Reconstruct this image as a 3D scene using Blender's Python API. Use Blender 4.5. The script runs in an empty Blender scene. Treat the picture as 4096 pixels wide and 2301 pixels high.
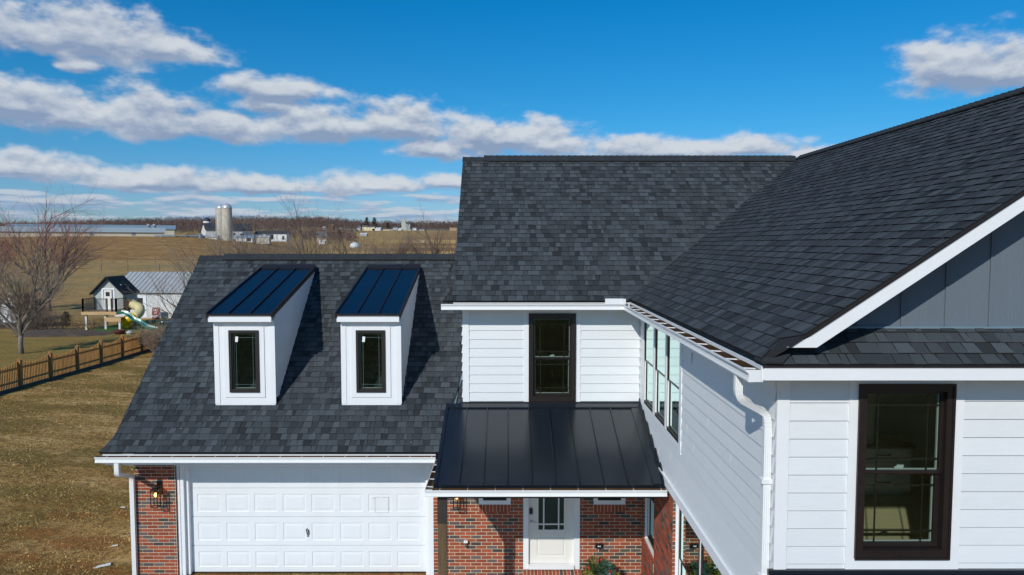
import bpy, bmesh, math, random
from mathutils import Vector, Matrix
R = math.radians
sc = bpy.context.scene
C = sc.collection
# ------------------------------------------------------------------ camera
cam_d = bpy.data.cameras.new('camera'); cam = bpy.data.objects.new('camera', cam_d); C.objects.link(cam)
cam_d.sensor_width = 36.0
cam_d.lens = 36.0 * 2844 / 4096
cam_d.shift_x = (2048 - 2044) / 4096
cam_d.clip_start = 0.1; cam_d.clip_end = 20000
cam.location = (0, 0, 0)            # the drone hovers at z = 0; the driveway lies at z = -6.9
cam.rotation_euler = (R(90) - math.atan(173 / 2844), 0, R(-0.08))
sc.camera = cam
sc.view_settings.view_transform = 'Standard'; sc.view_settings.look = 'None'
sc.view_settings.exposure = 0.0; sc.view_settings.gamma = 1
# ------------------------------------------------------------------ sun
SD = Vector((0.482, 1.0, -0.70)).normalized()
SUN_EL = math.asin(-SD.z); SUN_AZ = math.atan2(-SD.x, -SD.y)
sl = bpy.data.lights.new('sun', 'SUN'); so = bpy.data.objects.new('sun', sl); C.objects.link(so)
sl.energy = 3.35; sl.angle = R(0.5); sl.color = (1.0, 0.965, 0.90)
so.rotation_euler = SD.to_track_quat('-Z', 'Y').to_euler()
# ------------------------------------------------------------------ sky
world = bpy.data.worlds.new('World'); sc.world = world; world.use_nodes = True
def build_world():
    nt = world.node_tree; N = nt.nodes; L = nt.links; N.clear()
    out = N.new('ShaderNodeOutputWorld'); bg = N.new('ShaderNodeBackground'); bg.inputs[1].default_value = 0.11
    sky = N.new('ShaderNodeTexSky'); sky.sky_type = 'NISHITA'; sky.sun_disc = False
    sky.sun_elevation = SUN_EL; sky.sun_rotation = SUN_AZ % (2 * math.pi)
    sky.altitude = 100; sky.air_density = 1.0; sky.dust_density = 0.3; sky.ozone_density = 2.0
    def val(x, s, i):
        if hasattr(x, 'is_output'): L.new(x, s.inputs[i])
        else: s.inputs[i].default_value = x
    def m(op, a, b=0.0, c=0.0, clamp=False):
        n = N.new('ShaderNodeMath'); n.operation = op; n.use_clamp = clamp
        val(a, n, 0); val(b, n, 1); val(c, n, 2); return n.outputs[0]
    tc = N.new('ShaderNodeTexCoord')
    sep = N.new('ShaderNodeSeparateXYZ'); L.new(tc.outputs['Generated'], sep.inputs[0])
    dx, dy, dz = sep.outputs
    az = m('ARCTAN2', dx, dy)
    el = m('ARCSINE', dz)
    # cumulus banks: azimuth, elevation, half width, height
    E = [(-0.58,0.244,0.074,0.036),(-0.52,0.249,0.088,0.046),(-0.452,0.244,0.075,0.030),(-0.542,0.213,0.030,0.013),
         (-0.62,0.165,0.12,0.036),(-0.54,0.159,0.112,0.034),(-0.455,0.160,0.106,0.036),(-0.381,0.158,0.09,0.030),
         (-0.262,0.164,0.117,0.033),(-0.156,0.168,0.112,0.033),(-0.102,0.135,0.073,0.020),(0.019,0.152,0.093,0.027),
         (-0.312,0.204,0.078,0.020),(0.225,0.130,0.112,0.020),(0.318,0.128,0.084,0.018),(0.4,0.118,0.056,0.011),
         (0.561,0.211,0.084,0.038),(0.61,0.205,0.07,0.038),(-0.60,0.088,0.14,0.020),(-0.457,0.084,0.112,0.018),
         (-0.339,0.078,0.14,0.017),(-0.184,0.084,0.101,0.017),(-0.092,0.088,0.05,0.012),
         (-0.04,0.152,0.09,0.032),(0.05,0.146,0.065,0.028),(0.165,0.131,0.075,0.019),(-0.33,0.185,0.05,0.022)]
    nv = N.new('ShaderNodeCombineXYZ')
    L.new(m('MULTIPLY', az, 1.0), nv.inputs[0]); L.new(m('MULTIPLY', el, 1.8), nv.inputs[1])
    def noise(vec_off, scale, detail, rough=0.55):
        mp = N.new('ShaderNodeVectorMath'); mp.operation = 'ADD'; L.new(nv.outputs[0], mp.inputs[0]); mp.inputs[1].default_value = vec_off
        n = N.new('ShaderNodeTexNoise'); n.inputs['Scale'].default_value = scale; n.inputs['Detail'].default_value = detail
        n.inputs['Roughness'].default_value = rough; L.new(mp.outputs[0], n.inputs['Vector']); return n.outputs['Fac']
    def density(doff):
        e = m('SUBTRACT', el, -doff) if doff else el
        n1 = noise((0, doff * 1.8, 0), 18.0, 9.0, 0.54)
        n2 = noise((4, doff * 1.8, 2), 7.0, 4.0)
        wob = m('MULTIPLY', m('SUBTRACT', n2, 0.5), 0.02)
        best = None
        for a0, e0, ra, re in E:
            x = m('MULTIPLY', m('SUBTRACT', az, a0), 1.0 / ra)
            y0 = m('SUBTRACT', m('ADD', e, wob), e0 - re * 0.3)
            y = m('MULTIPLY', y0, 1.0 / (re * 1.15)); yn = m('MULTIPLY', y0, -1.0 / (re * 0.62))
            yy = m('MAXIMUM', y, yn)
            r = m('SUBTRACT', 1.0, m('SQRT', m('ADD', m('MULTIPLY', x, x), m('MULTIPLY', yy, yy))))
            best = r if best is None else m('SMOOTH_MAX', best, r, 0.25)
        d = m('ADD', m('ADD', best, 0.10), m('MULTIPLY', m('SUBTRACT', n1, 0.5), 2.1))
        return d, n1
    d0, n0 = density(0.0)
    d1, _ = density(0.009)
    cover = N.new('ShaderNodeMapRange'); cover.interpolation_type = 'SMOOTHERSTEP'
    L.new(d0, cover.inputs[0]); cover.inputs[1].default_value = -0.12; cover.inputs[2].default_value = 0.62; cover.inputs[4].default_value = 0.97
    # thin streaky layer near the horizon, all round
    st = N.new('ShaderNodeCombineXYZ'); L.new(m('MULTIPLY', az, 11.0), st.inputs[0]); L.new(m('MULTIPLY', el, 85.0), st.inputs[1])
    ns = N.new('ShaderNodeTexNoise'); ns.inputs['Scale'].default_value = 1.0; ns.inputs['Detail'].default_value = 7.0; L.new(st.outputs[0], ns.inputs['Vector'])
    low = N.new('ShaderNodeMapRange'); L.new(el, low.inputs[0]); low.inputs[1].default_value = 0.105; low.inputs[2].default_value = 0.065
    low.inputs[3].default_value = -0.40; low.inputs[4].default_value = 0.0
    stc = N.new('ShaderNodeMapRange'); stc.interpolation_type = 'SMOOTHSTEP'
    L.new(m('ADD', ns.outputs['Fac'], low.outputs[0]), stc.inputs[0]); stc.inputs[1].default_value = 0.43; stc.inputs[2].default_value = 0.54
    stc.inputs[4].default_value = 0.85
    # lit upper edges, grey undersides
    lit = N.new('ShaderNodeMapRange'); L.new(m('SUBTRACT', d0, d1), lit.inputs[0])
    lit.inputs[1].default_value = -0.22; lit.inputs[2].default_value = 0.40
    inner = N.new('ShaderNodeMapRange'); L.new(d1, inner.inputs[0]); inner.inputs[1].default_value = 0.0; inner.inputs[2].default_value = 1.0
    inner.inputs[3].default_value = 0.34; inner.inputs[4].default_value = -0.02
    blot = noise((9, 3, 1), 11.0, 5.0)
    b = m('ADD', m('ADD', m('MULTIPLY', lit.outputs[0], 0.75), inner.outputs[0]), m('MULTIPLY', m('SUBTRACT', blot, 0.5), 1.3), clamp=True)
    cr = N.new('ShaderNodeMix'); cr.data_type = 'RGBA'; L.new(b, cr.inputs[0])
    cr.inputs[6].default_value = (2.35, 3.1, 4.5, 1); cr.inputs[7].default_value = (5.7, 6.1, 6.6, 1)
    st2 = N.new('ShaderNodeVectorMath'); st2.operation = 'ADD'; L.new(st.outputs[0], st2.inputs[0]); st2.inputs[1].default_value = (0, 0.45, 0)
    ns2 = N.new('ShaderNodeTexNoise'); ns2.inputs['Scale'].default_value = 1.0; ns2.inputs['Detail'].default_value = 7.0; L.new(st2.outputs[0], ns2.inputs['Vector'])
    lw_ = N.new('ShaderNodeMapRange'); L.new(m('SUBTRACT', ns.outputs['Fac'], ns2.outputs['Fac']), lw_.inputs[0]); lw_.inputs[1].default_value = 0.09; lw_.inputs[2].default_value = -0.07
    cs = N.new('ShaderNodeMix'); cs.data_type = 'RGBA'; L.new(lw_.outputs[0], cs.inputs[0])
    cs.inputs[6].default_value = (4.9, 5.4, 6.2, 1); cs.inputs[7].default_value = (2.3, 3.3, 5.0, 1)
    hs = N.new('ShaderNodeHueSaturation'); hs.inputs['Saturation'].default_value = 1.25; hs.inputs['Value'].default_value = 1.0
    L.new(sky.outputs[0], hs.inputs['Color'])
    # winter air: deeper blue with height above the horizon
    tr = N.new('ShaderNodeValToRGB'); el_n = N.new('ShaderNodeMapRange'); L.new(el, el_n.inputs[0]); el_n.inputs[2].default_value = 1.0; L.new(el_n.outputs[0], tr.inputs[0])
    cs_ = [(0.0, (.43, .55, .92)), (0.055, (.37, .575, .88)), (0.17, (.185, .68, .915)), (0.33, (.03, .73, 1.0)), (0.75, (.25, .80, 1.0))]
    tr.color_ramp.elements[0].position = 0; tr.color_ramp.elements[1].position = 0.75
    for _ in range(3): tr.color_ramp.elements.new(0.5)
    for i_, (p_, c_) in enumerate(cs_): tr.color_ramp.elements[i_].position = p_ if i_ else 0.0
    for i_, (p_, c_) in enumerate(cs_): tr.color_ramp.elements[i_].color = (*c_, 1)
    gm = N.new('ShaderNodeVectorMath'); gm.operation = 'MULTIPLY'; L.new(hs.outputs[0], gm.inputs[0]); L.new(tr.outputs[0], gm.inputs[1])
    m1 = N.new('ShaderNodeMix'); m1.data_type = 'RGBA'; L.new(stc.outputs[0], m1.inputs[0]); L.new(gm.outputs[0], m1.inputs[6]); L.new(cs.outputs[2], m1.inputs[7])
    m2 = N.new('ShaderNodeMix'); m2.data_type = 'RGBA'; L.new(cover.outputs[0], m2.inputs[0]); L.new(m1.outputs[2], m2.inputs[6]); L.new(cr.outputs[2], m2.inputs[7])
    L.new(m2.outputs[2], bg.inputs[0]); L.new(bg.outputs[0], out.inputs[0])
build_world()

# ------------------------------------------------------------------ materials
MATS = {}
def mat(name, col, rough=0.7, var=0.12, scale=8.0, bump=0.0, bscale=40.0, metal=0.0, spec=0.5, tone=0.0, coat=0.0, emit=None, col2=None, stretch=(1,1,1), dirt=0.0):
    """procedural material: two-scale noise variation, optional bump, optional per-face 'tone' attribute"""
    if name in MATS: return MATS[name]
    mt = bpy.data.materials.new(name); mt.use_nodes = True; nt = mt.node_tree; N = nt.nodes; L = nt.links
    b = N['Principled BSDF']; b.inputs['Roughness'].default_value = rough; b.inputs['Metallic'].default_value = metal
    b.inputs['Specular IOR Level'].default_value = spec; b.inputs['Coat Weight'].default_value = coat
    tc = N.new('ShaderNodeNewGeometry'); mp = N.new('ShaderNodeVectorMath'); mp.operation = 'MULTIPLY'
    L.new(tc.outputs['Position'], mp.inputs[0]); mp.inputs[1].default_value = stretch
    n = N.new('ShaderNodeTexNoise'); n.inputs['Scale'].default_value = scale; n.inputs['Detail'].default_value = 6; n.inputs['Roughness'].default_value = 0.65
    L.new(mp.outputs[0], n.inputs['Vector'])
    mr = N.new('ShaderNodeMapRange'); L.new(n.outputs['Fac'], mr.inputs[0]); mr.inputs[1].default_value = 0.3; mr.inputs[2].default_value = 0.7
    mx = N.new('ShaderNodeMix'); mx.data_type = 'RGBA'; L.new(mr.outputs[0], mx.inputs[0])
    c2 = col2 if col2 else tuple(c * (1 - var) for c in col)
    c1 = col if col2 else tuple(min(1, c * (1 + var)) for c in col)
    mx.inputs[6].default_value = (*c1, 1); mx.inputs[7].default_value = (*c2, 1)
    o = mx.outputs[2]
    if tone:
        at = N.new('ShaderNodeAttribute'); at.attribute_name = 'tone'
        t = N.new('ShaderNodeMath'); t.operation = 'MULTIPLY_ADD'; L.new(at.outputs['Fac'], t.inputs[0]); t.inputs[1].default_value = tone; t.inputs[2].default_value = 1.0
        v = N.new('ShaderNodeVectorMath'); v.operation = 'SCALE'; L.new(o, v.inputs[0]); L.new(t.outputs[0], v.inputs['Scale']); o = v.outputs[0]
    if dirt:
        n3 = N.new('ShaderNodeTexNoise'); n3.inputs['Scale'].default_value = 1.3; n3.inputs['Detail'].default_value = 8; n3.inputs['Roughness'].default_value = 0.7
        mp3 = N.new('ShaderNodeVectorMath'); mp3.operation = 'MULTIPLY'; L.new(tc.outputs['Position'], mp3.inputs[0]); mp3.inputs[1].default_value = (1, 1, 0.35); L.new(mp3.outputs[0], n3.inputs['Vector'])
        r3 = N.new('ShaderNodeMapRange'); L.new(n3.outputs['Fac'], r3.inputs[0]); r3.inputs[1].default_value = 0.45; r3.inputs[2].default_value = 0.8; r3.inputs[4].default_value = dirt
        m3 = N.new('ShaderNodeMix'); m3.data_type = 'RGBA'; L.new(r3.outputs[0], m3.inputs[0]); L.new(o, m3.inputs[6]); m3.inputs[7].default_value = (0.30, 0.27, 0.22, 1); o = m3.outputs[2]
    L.new(o, b.inputs['Base Color'])
    if bump:
        n2 = N.new('ShaderNodeTexNoise'); n2.inputs['Scale'].default_value = bscale; n2.inputs['Detail'].default_value = 5; L.new(mp.outputs[0], n2.inputs['Vector'])
        bp = N.new('ShaderNodeBump'); bp.inputs['Strength'].default_value = bump; bp.inputs['Distance'].default_value = 0.02; L.new(n2.outputs['Fac'], bp.inputs['Height']); L.new(bp.outputs[0], b.inputs['Normal'])
    if emit:
        b.inputs['Emission Color'].default_value = (*emit[0], 1); b.inputs['Emission Strength'].default_value = emit[1]
    MATS[name] = mt; return mt

def glass_mat(name, tint, refl, base=0.02, rough=0.0):
    mt = bpy.data.materials.new(name); mt.use_nodes = True; nt = mt.node_tree; N = nt.nodes; L = nt.links; N.clear()
    o = N.new('ShaderNodeOutputMaterial'); mx = N.new('ShaderNodeMixShader'); t = N.new('ShaderNodeBsdfTransparent'); g = N.new('ShaderNodeBsdfGlossy')
    t.inputs[0].default_value = (*tint, 1); g.inputs[0].default_value = (*refl, 1); g.inputs['Roughness'].default_value = rough
    lw = N.new('ShaderNodeFresnel'); lw.inputs[0].default_value = 1.5
    a = N.new('ShaderNodeMath'); a.operation = 'MULTIPLY_ADD'; a.use_clamp = True; L.new(lw.outputs[0], a.inputs[0]); a.inputs[1].default_value = 1.45; a.inputs[2].default_value = base
    L.new(a.outputs[0], mx.inputs[0]); L.new(t.outputs[0], mx.inputs[1]); L.new(g.outputs[0], mx.inputs[2]); L.new(mx.outputs[0], o.inputs[0])
    MATS[name] = mt; return mt

M_sh = mat('shingle', (0.052, 0.061, 0.068), 0.88, 0.16, 60, bump=0.5, bscale=220, tone=1.0, spec=0.25)
M_shdark = mat('shingle_plain', (0.033, 0.037, 0.042), 0.9, 0.18, 60, bump=0.5, bscale=220, tone=0.5, spec=0.25)
M_tar = mat('shingle_butt', (0.014, 0.014, 0.015), 0.9, 0.2, 30)
M_side = mat('white_siding', (0.735, 0.755, 0.765), 0.55, 0.025, 3, bump=0.10, bscale=30, stretch=(1, 1, 6), tone=1.0, dirt=0.05)
M_trim = mat('white_trim', (0.80, 0.81, 0.82), 0.5, 0.02, 3, bump=0.05, bscale=30)
M_gut = mat('white_gutter_aluminium', (0.80, 0.81, 0.81), 0.33, 0.02, 5, spec=0.6)
M_gutin = mat('gutter_inside_brown_reflection', (0.26, 0.15, 0.075), 0.32, 0.25, 4, metal=0.75)  # brown reflections are put into the colour of the gutter inside
M_soffit = mat('soffit_white', (0.72, 0.72, 0.70), 0.6, 0.03, 4)
M_blk = mat('window_black', (0.018, 0.014, 0.013), 0.42, 0.2, 20, spec=0.5)
M_brz = mat('window_bronze', (0.017, 0.012, 0.011), 0.36, 0.2, 14, spec=0.5)
M_metal = mat('black_standing_seam', (0.010, 0.014, 0.021), 0.23, 0.35, 3.0, spec=0.65, bump=0.12, bscale=1.6, col2=(0.015, 0.018, 0.023))
M_metal_navy = mat('navy_standing_seam', (0.003, 0.008, 0.020), 0.25, 0.2, 2.0, spec=0.35, bump=0.03, bscale=2.0)
M_grey = mat('grey_gable_panel', (0.125, 0.155, 0.185), 0.7, 0.05, 2, bump=0.25, bscale=26, stretch=(3, 3, 0.35))
M_greytrim = mat('grey_gable_trim', (0.15, 0.22, 0.27), 0.6, 0.05, 3)
M_mort = mat('mortar', (0.66, 0.59, 0.44), 0.95, 0.12, 30, bump=0.3, bscale=90)
M_brick = mat('brick_red', (0.36, 0.080, 0.033), 0.9, 0.22, 26, bump=0.5, bscale=70, tone=1.0, col2=(0.24, 0.054, 0.026))
M_brickd = mat('brick_dark', (0.095, 0.070, 0.062), 0.9, 0.22, 26, bump=0.5, bscale=70, tone=1.0)
M_door = mat('door_cream', (0.76, 0.73, 0.68), 0.45, 0.02, 3)
M_gdoor = mat('garage_door_white', (0.76, 0.78, 0.80), 0.5, 0.02, 2, bump=0.06, bscale=60, dirt=0.07)
M_stain = mat('tape_residue', (0.42, 0.40, 0.36), 0.8, 0.25, 40)
M_wood = mat('stained_post_wood', (0.115, 0.070, 0.032), 0.75, 0.35, 9, bump=0.4, bscale=30, stretch=(4, 4, 0.5))
M_woodb = mat('dark_bracket_wood', (0.03, 0.022, 0.016), 0.7, 0.2, 12)
M_fence = mat('fence_wood', (0.58, 0.28, 0.075), 0.75, 0.2, 5, bump=0.3, bscale=40, tone=1.0)
M_fencep = mat('fence_post_wood', (0.36, 0.17, 0.055), 0.75, 0.2, 5, bump=0.3, bscale=40)
M_chrome = mat('brushed_nickel', (0.5, 0.5, 0.5), 0.3, 0.1, 20, metal=1.0)
M_int = mat('room_wall', (0.72, 0.70, 0.64), 0.9, 0.05, 1)
M_floor = mat('room_oak_floor', (0.62, 0.54, 0.32), 0.5, 0.12, 6, stretch=(0.6, 6, 1))
M_cab = mat('cabinet_paint', (0.80, 0.80, 0.76), 0.5, 0.03, 3)
M_cabtop = mat('cabinet_top_wood', (0.10, 0.05, 0.03), 0.5, 0.3, 10)
M_inner = mat('window_inner_white', (0.50, 0.54, 0.51), 0.5, 0.02, 3)
M_sticker = mat('paper_label', (0.85, 0.85, 0.84), 0.8, 0.05, 60)
G_glass = glass_mat('window_glass', (0.86, 0.95, 0.90), (0.42, 0.66, 0.60))
G_glassg = glass_mat('window_glass_low_e', (0.45, 0.62, 0.55), (0.74, 0.92, 0.86), 0.20)
G_clear = glass_mat('lantern_glass', (0.93, 0.93, 0.92), (1, 1, 1), 0.0)
M_bulb = mat('filament_bulb', (1.0, 0.6, 0.2), 0.4, 0.0, 1, emit=((1.0, 0.50, 0.10), 9.0))

# ------------------------------------------------------------------ mesh helpers
class MB:
    def __init__(s): s.v = []; s.f = []; s.t = []; s.m = []
    def face(s, pts, t=0.0, m=0):
        i = len(s.v); s.v.extend([tuple(p) for p in pts]); s.f.append(tuple(range(i, i + len(pts)))); s.t.append(t); s.m.append(m)
    def idx(s, base, faces, t=0.0, m=0):
        for f in faces: s.f.append(tuple(base + k for k in f)); s.t.append(t); s.m.append(m)
    def hexa(s, p, t=0.0, m=0):       # p: 8 points, bottom 4 then top 4
        i = len(s.v); s.v.extend([tuple(q) for q in p])
        s.idx(i, [(0,3,2,1),(4,5,6,7),(0,1,5,4),(1,2,6,5),(2,3,7,6),(3,0,4,7)], t, m)
    def box(s, x0, x1, y0, y1, z0, z1, t=0.0, m=0):
        s.hexa([(x0,y0,z0),(x1,y0,z0),(x1,y1,z0),(x0,y1,z0),(x0,y0,z1),(x1,y0,z1),(x1,y1,z1),(x0,y1,z1)], t, m)
    def fbox(s, F, a0, a1, d0, d1, z0, z1, t=0.0, m=0):   # box in a wall frame
        s.hexa([F(a0,d0,z0),F(a1,d0,z0),F(a1,d1,z0),F(a0,d1,z0),F(a0,d0,z1),F(a1,d0,z1),F(a1,d1,z1),F(a0,d1,z1)], t, m)
    def ring(s, F, a0, a1, z0, z1, w, d0, d1, t=0.0, m=0):  # rectangular frame, butted corners
        s.fbox(F, a0, a0 + w, d0, d1, z0, z1, t, m); s.fbox(F, a1 - w, a1, d0, d1, z0, z1, t, m)
        s.fbox(F, a0 + w, a1 - w, d0, d1, z0, z0 + w, t, m); s.fbox(F, a0 + w, a1 - w, d0, d1, z1 - w, z1, t, m)
    def prism(s, poly, fn, h0, h1, t=0.0, m=0):   # poly of 2-D points, fn(p, h) -> 3-D
        n = len(poly); i = len(s.v)
        s.v.extend([tuple(fn(p, h0)) for p in poly]); s.v.extend([tuple(fn(p, h1)) for p in poly])
        s.idx(i, [tuple(range(n - 1, -1, -1)), tuple(range(n, 2 * n))] + [(k, (k+1) % n, n + (k+1) % n, n + k) for k in range(n)], t, m)
    def tube(s, pts, rad, n=6, t=0.0, m=0, cap=True):
        pts = [Vector(p) for p in pts]; i0 = len(s.v); K = len(pts)
        if not hasattr(rad, '__len__'): rad = [rad] * K
        up = None
        for k in range(K):
            d = (pts[min(k+1, K-1)] - pts[max(k-1, 0)]).normalized()
            if up is None:
                up = Vector((0,0,1)) if abs(d.z) < 0.9 else Vector((1,0,0))
            x = d.cross(up).normalized(); y = x.cross(d).normalized(); up = y
            for j in range(n):
                a = 2 * math.pi * j / n; s.v.append(tuple(pts[k] + x * (math.cos(a) * rad[k]) + y * (math.sin(a) * rad[k])))
        for k in range(K - 1):
            b = i0 + k * n
            s.idx(b, [(j, (j+1) % n, n + (j+1) % n, n + j) for j in range(n)], t, m)
        if cap:
            s.idx(i0, [tuple(range(n - 1, -1, -1))], t, m); s.idx(i0 + (K-1) * n, [tuple(range(n))], t, m)
    def lathe(s, c, prof, n=16, t=0.0, m=0):      # prof [(r,z)]
        i0 = len(s.v)
        for r, z in prof:
            for j in range(n):
                a = 2 * math.pi * j / n; s.v.append((c[0] + r * math.cos(a), c[1] + r * math.sin(a), c[2] + z))
        for k in range(len(prof) - 1):
            s.idx(i0 + k * n, [(j, (j+1) % n, n + (j+1) % n, n + j) for j in range(n)], t, m)
        s.idx(i0, [tuple(range(n - 1, -1, -1))], t, m); s.idx(i0 + (len(prof)-1) * n, [tuple(range(n))], t, m)
    def build(s, name, mats, parent=None, smooth=False, loc=None, recalc=False):
        if not isinstance(mats, (list, tuple)): mats = [mats]
        off = Vector(loc) if loc is not None else (Vector(OFF[parent.name]) if parent else Vector((0, 0, 0)))
        me = bpy.data.meshes.new(name); me.from_pydata([(a - off.x, b - off.y, c - off.z) for a, b, c in s.v], [], s.f)
        for k in mats: me.materials.append(k)
        me.polygons.foreach_set('material_index', s.m)
        at = me.attributes.new('tone', 'FLOAT', 'FACE'); at.data.foreach_set('value', s.t)
        if smooth: me.polygons.foreach_set('use_smooth', [True] * len(s.f))
        me.update()
        if recalc:
            bm = bmesh.new(); bm.from_mesh(me); bmesh.ops.recalc_face_normals(bm, faces=bm.faces); bm.to_mesh(me); bm.free()
        o = bpy.data.objects.new(name, me); C.objects.link(o)
        if parent: o.parent = parent
        else: o.location = off
        OFF[o.name] = tuple(off); return o
OFF = {}
def tag(o, label=None, cat=None, group=None, kind=None):
    if label: o['label'] = label
    if cat: o['category'] = cat
    if group: o['group'] = group
    if kind: o['kind'] = kind
    return o
def thing(name, label, cat, loc, group=None):
    o = bpy.data.objects.new(name, None); C.objects.link(o); o.location = loc; OFF[o.name] = tuple(loc)
    return tag(o, label, cat, group)
def frame(o, ax, n):
    o = Vector(o); ax = Vector(ax); n = Vector(n)
    return lambda a, d, z: o + ax * a + n * d + Vector((0, 0, z))
def front(y): return frame((0, y, 0), (1, 0, 0), (0, -1, 0))     # a = world x, faces the camera
def sidew(x): return frame((x, 0, 0), (0, 1, 0), (-1, 0, 0))      # a = world y, faces -x
rnd = random.Random(7)

def cut(a0, a1, z0, z1, holes):
    """rectangle minus rectangular holes -> list of rectangles"""
    zs = sorted({z0, z1} | {z for h in holes for z in (h[2], h[3]) if z0 < z < z1}); out = []
    for za, zb in zip(zs, zs[1:]):
        zc = (za + zb) / 2; segs = [(a0, a1)]
        for h in holes:
            if h[2] < zc < h[3]:
                ns = []
                for s0, s1 in segs:
                    if h[1] <= s0 or h[0] >= s1: ns.append((s0, s1)); continue
                    if h[0] > s0: ns.append((s0, h[0]))
                    if h[1] < s1: ns.append((h[1], s1))
                segs = ns
        out += [(s0, s1, za, zb) for s0, s1 in segs]
    return out

def siding(mb, F, a0, a1, z0, z1, holes=(), e=0.182, zref=-1.749, proud=0.019):
    k = math.floor((z0 - zref) / e); z = zref + k * e
    while z < z1:
        za, zb = max(z, z0), min(z + e, z1)
        if zb - za > 0.004:
            tn = rnd.uniform(-0.03, 0.015); joint = a0 + (a1 - a0) * rnd.uniform(.15, .85) if (a1 - a0) > 2.5 and rnd.random() < .7 else None
            D = lambda zz: proud - (proud - 0.003) * (zz - z) / e
            for s0, s1, ya, yb in cut(a0, a1, za, zb, holes):
                mb.face([F(s0, D(ya), ya), F(s1, D(ya), ya), F(s1, D(yb), yb), F(s0, D(yb), yb)], tn)
                if joint and s0 + .1 < joint < s1 - .1: mb.fbox(F, joint - .0015, joint + .0015, 0.004, D(ya) + .0015, ya + .002, yb - .002, -.45)
                if abs(ya - z) < 1e-6: mb.face([F(s0, 0.0, ya), F(s1, 0.0, ya), F(s1, D(ya), ya), F(s0, D(ya), ya)], tn)
        z += e

def bricks(mb, F, a0, a1, z0, z1, holes=(), seed=1, ch=0.0727, bl=0.221, mo=0.013):
    r = random.Random(seed)
    for s0, s1, ya, yb in cut(a0, a1, z0, z1, holes): mb.face([F(s0, 0, ya), F(s1, 0, ya), F(s1, 0, yb), F(s0, 0, yb)], 0, 0)
    row = 0; z = z0
    while z < z1 - 0.02:
        a = a0 - (bl / 2 if row % 2 else 0)
        while a < a1:
            b0, b1 = max(a, a0), min(a + bl - mo, a1); zb = min(z + ch - mo, z1)
            if b1 - b0 > 0.02:
                dark = r.random() < 0.27; tn = r.uniform(-0.28, 0.30) if not dark else r.uniform(-0.45, 0.6)
                for s0, s1, ya, yb in cut(b0, b1, z + 0.001, zb, holes):
                    if s1 - s0 > 0.012 and yb - ya > 0.012: mb.fbox(F, s0, s1, 0.001, 0.007 + r.uniform(0, 0.002), ya, yb, tn, 2 if dark else 1)
            a += bl
        z += ch; row += 1
BR = None

def shingles(name, parent, O, U, V, L, rng, seed=1, e=0.144, mats=None):
    """laminated shingle slope: courses of tabs with their own tone and thickness"""
    r = random.Random(seed); O = Vector(O); U = Vector(U).normalized(); V = Vector(V).normalized(); Nn = U.cross(V).normalized()
    if Nn.z < 0: Nn = -Nn
    mb = MB(); P = lambda u, v, h: O + U * u + V * v + Nn * h
    n = int(math.ceil(L / e)); tones = [-0.38, -0.30, -0.20, -0.08, 0.0, 0.05, 0.12, 0.22, 0.32, 0.40]
    for i in range(n):
        v0, v1 = i * e, min((i + 1) * e, L)
        lo0, hi0 = rng(v0); lo1, hi1 = rng(v1); u = min(lo0, lo1) - r.uniform(0, 0.3); raised = r.random() < 0.5
        jit = r.uniform(-0.004, 0.004)
        while u < max(hi0, hi1):
            w = r.choice([0.07, 0.09, 0.11, 0.125, 0.14, 0.16, 0.19]) * r.uniform(0.9, 1.1)
            if lo0 <= u and u + w > hi0 - 0.05: w = max(w, hi0 - u) if hi0 - u < 0.35 else w
            a0, b0 = max(u, lo0), min(u + w, hi0); s = r.uniform(0.0, 0.012)
            a1, b1 = max(u + s, lo1), min(u + w - s, hi1)
            if u + w >= hi0 - 1e-6: b1 = hi1
            if u <= lo0 + 1e-6: a1 = lo1
            a1 = min(a1, b1) if b1 >= a1 else a1
            if b0 > a0 and b1 >= a1 - 1e-6:
                th = (0.017 if raised else 0.010) + r.uniform(0, 0.0012); tn = r.choice(tones) + r.uniform(-0.05, 0.05) + (0.06 if raised else -0.14)
                j = jit if 0 < i else 0
                mb.face([P(a0, v0 - j, th), P(b0, v0 - j, th), P(b1, v1 + 0.004, 0.002), P(a1, v1 + 0.004, 0.002)], tn, 0)
                mb.face([P(a0, v0 - j, -0.004), P(b0, v0 - j, -0.004), P(b0, v0 - j, th), P(a0, v0 - j, th)], 0, 1)
                mb.face([P(b0, v0 - j, th), P(b0, v0 - j, 0), P(b1, v1, 0)], 0, 1)
                mb.face([P(a0, v0 - j, th), P(a0, v0 - j, 0), P(a1, v1, 0)], 0, 1)
            u += w; raised = not raised if r.random() < 0.8 else raised
    # solid deck under the tabs
    vs = [L * k / 12 for k in range(13)]; left = [(rng(v)[0] + 0.012, v) for v in vs]; right = [(rng(v)[1] - 0.012, v) for v in vs]
    for k in range(12):
        for h in (-0.006, -0.045): mb.face([P(*left[k], h), P(*right[k], h), P(*right[k+1], h), P(*left[k+1], h)], 0, 1)
        mb.face([P(*left[k], -0.006), P(*left[k], -0.045), P(*left[k+1], -0.045), P(*left[k+1], -0.006)], 0, 1)
        mb.face([P(*right[k], -0.006), P(*right[k], -0.045), P(*right[k+1], -0.045), P(*right[k+1], -0.006)], 0, 1)
    mb.face([P(*left[0], -0.006), P(*right[0], -0.006), P(*right[0], -0.045), P(*left[0], -0.045)], 0, 1)
    return mb.build(name, mats or [M_sh, M_tar], parent)

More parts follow.
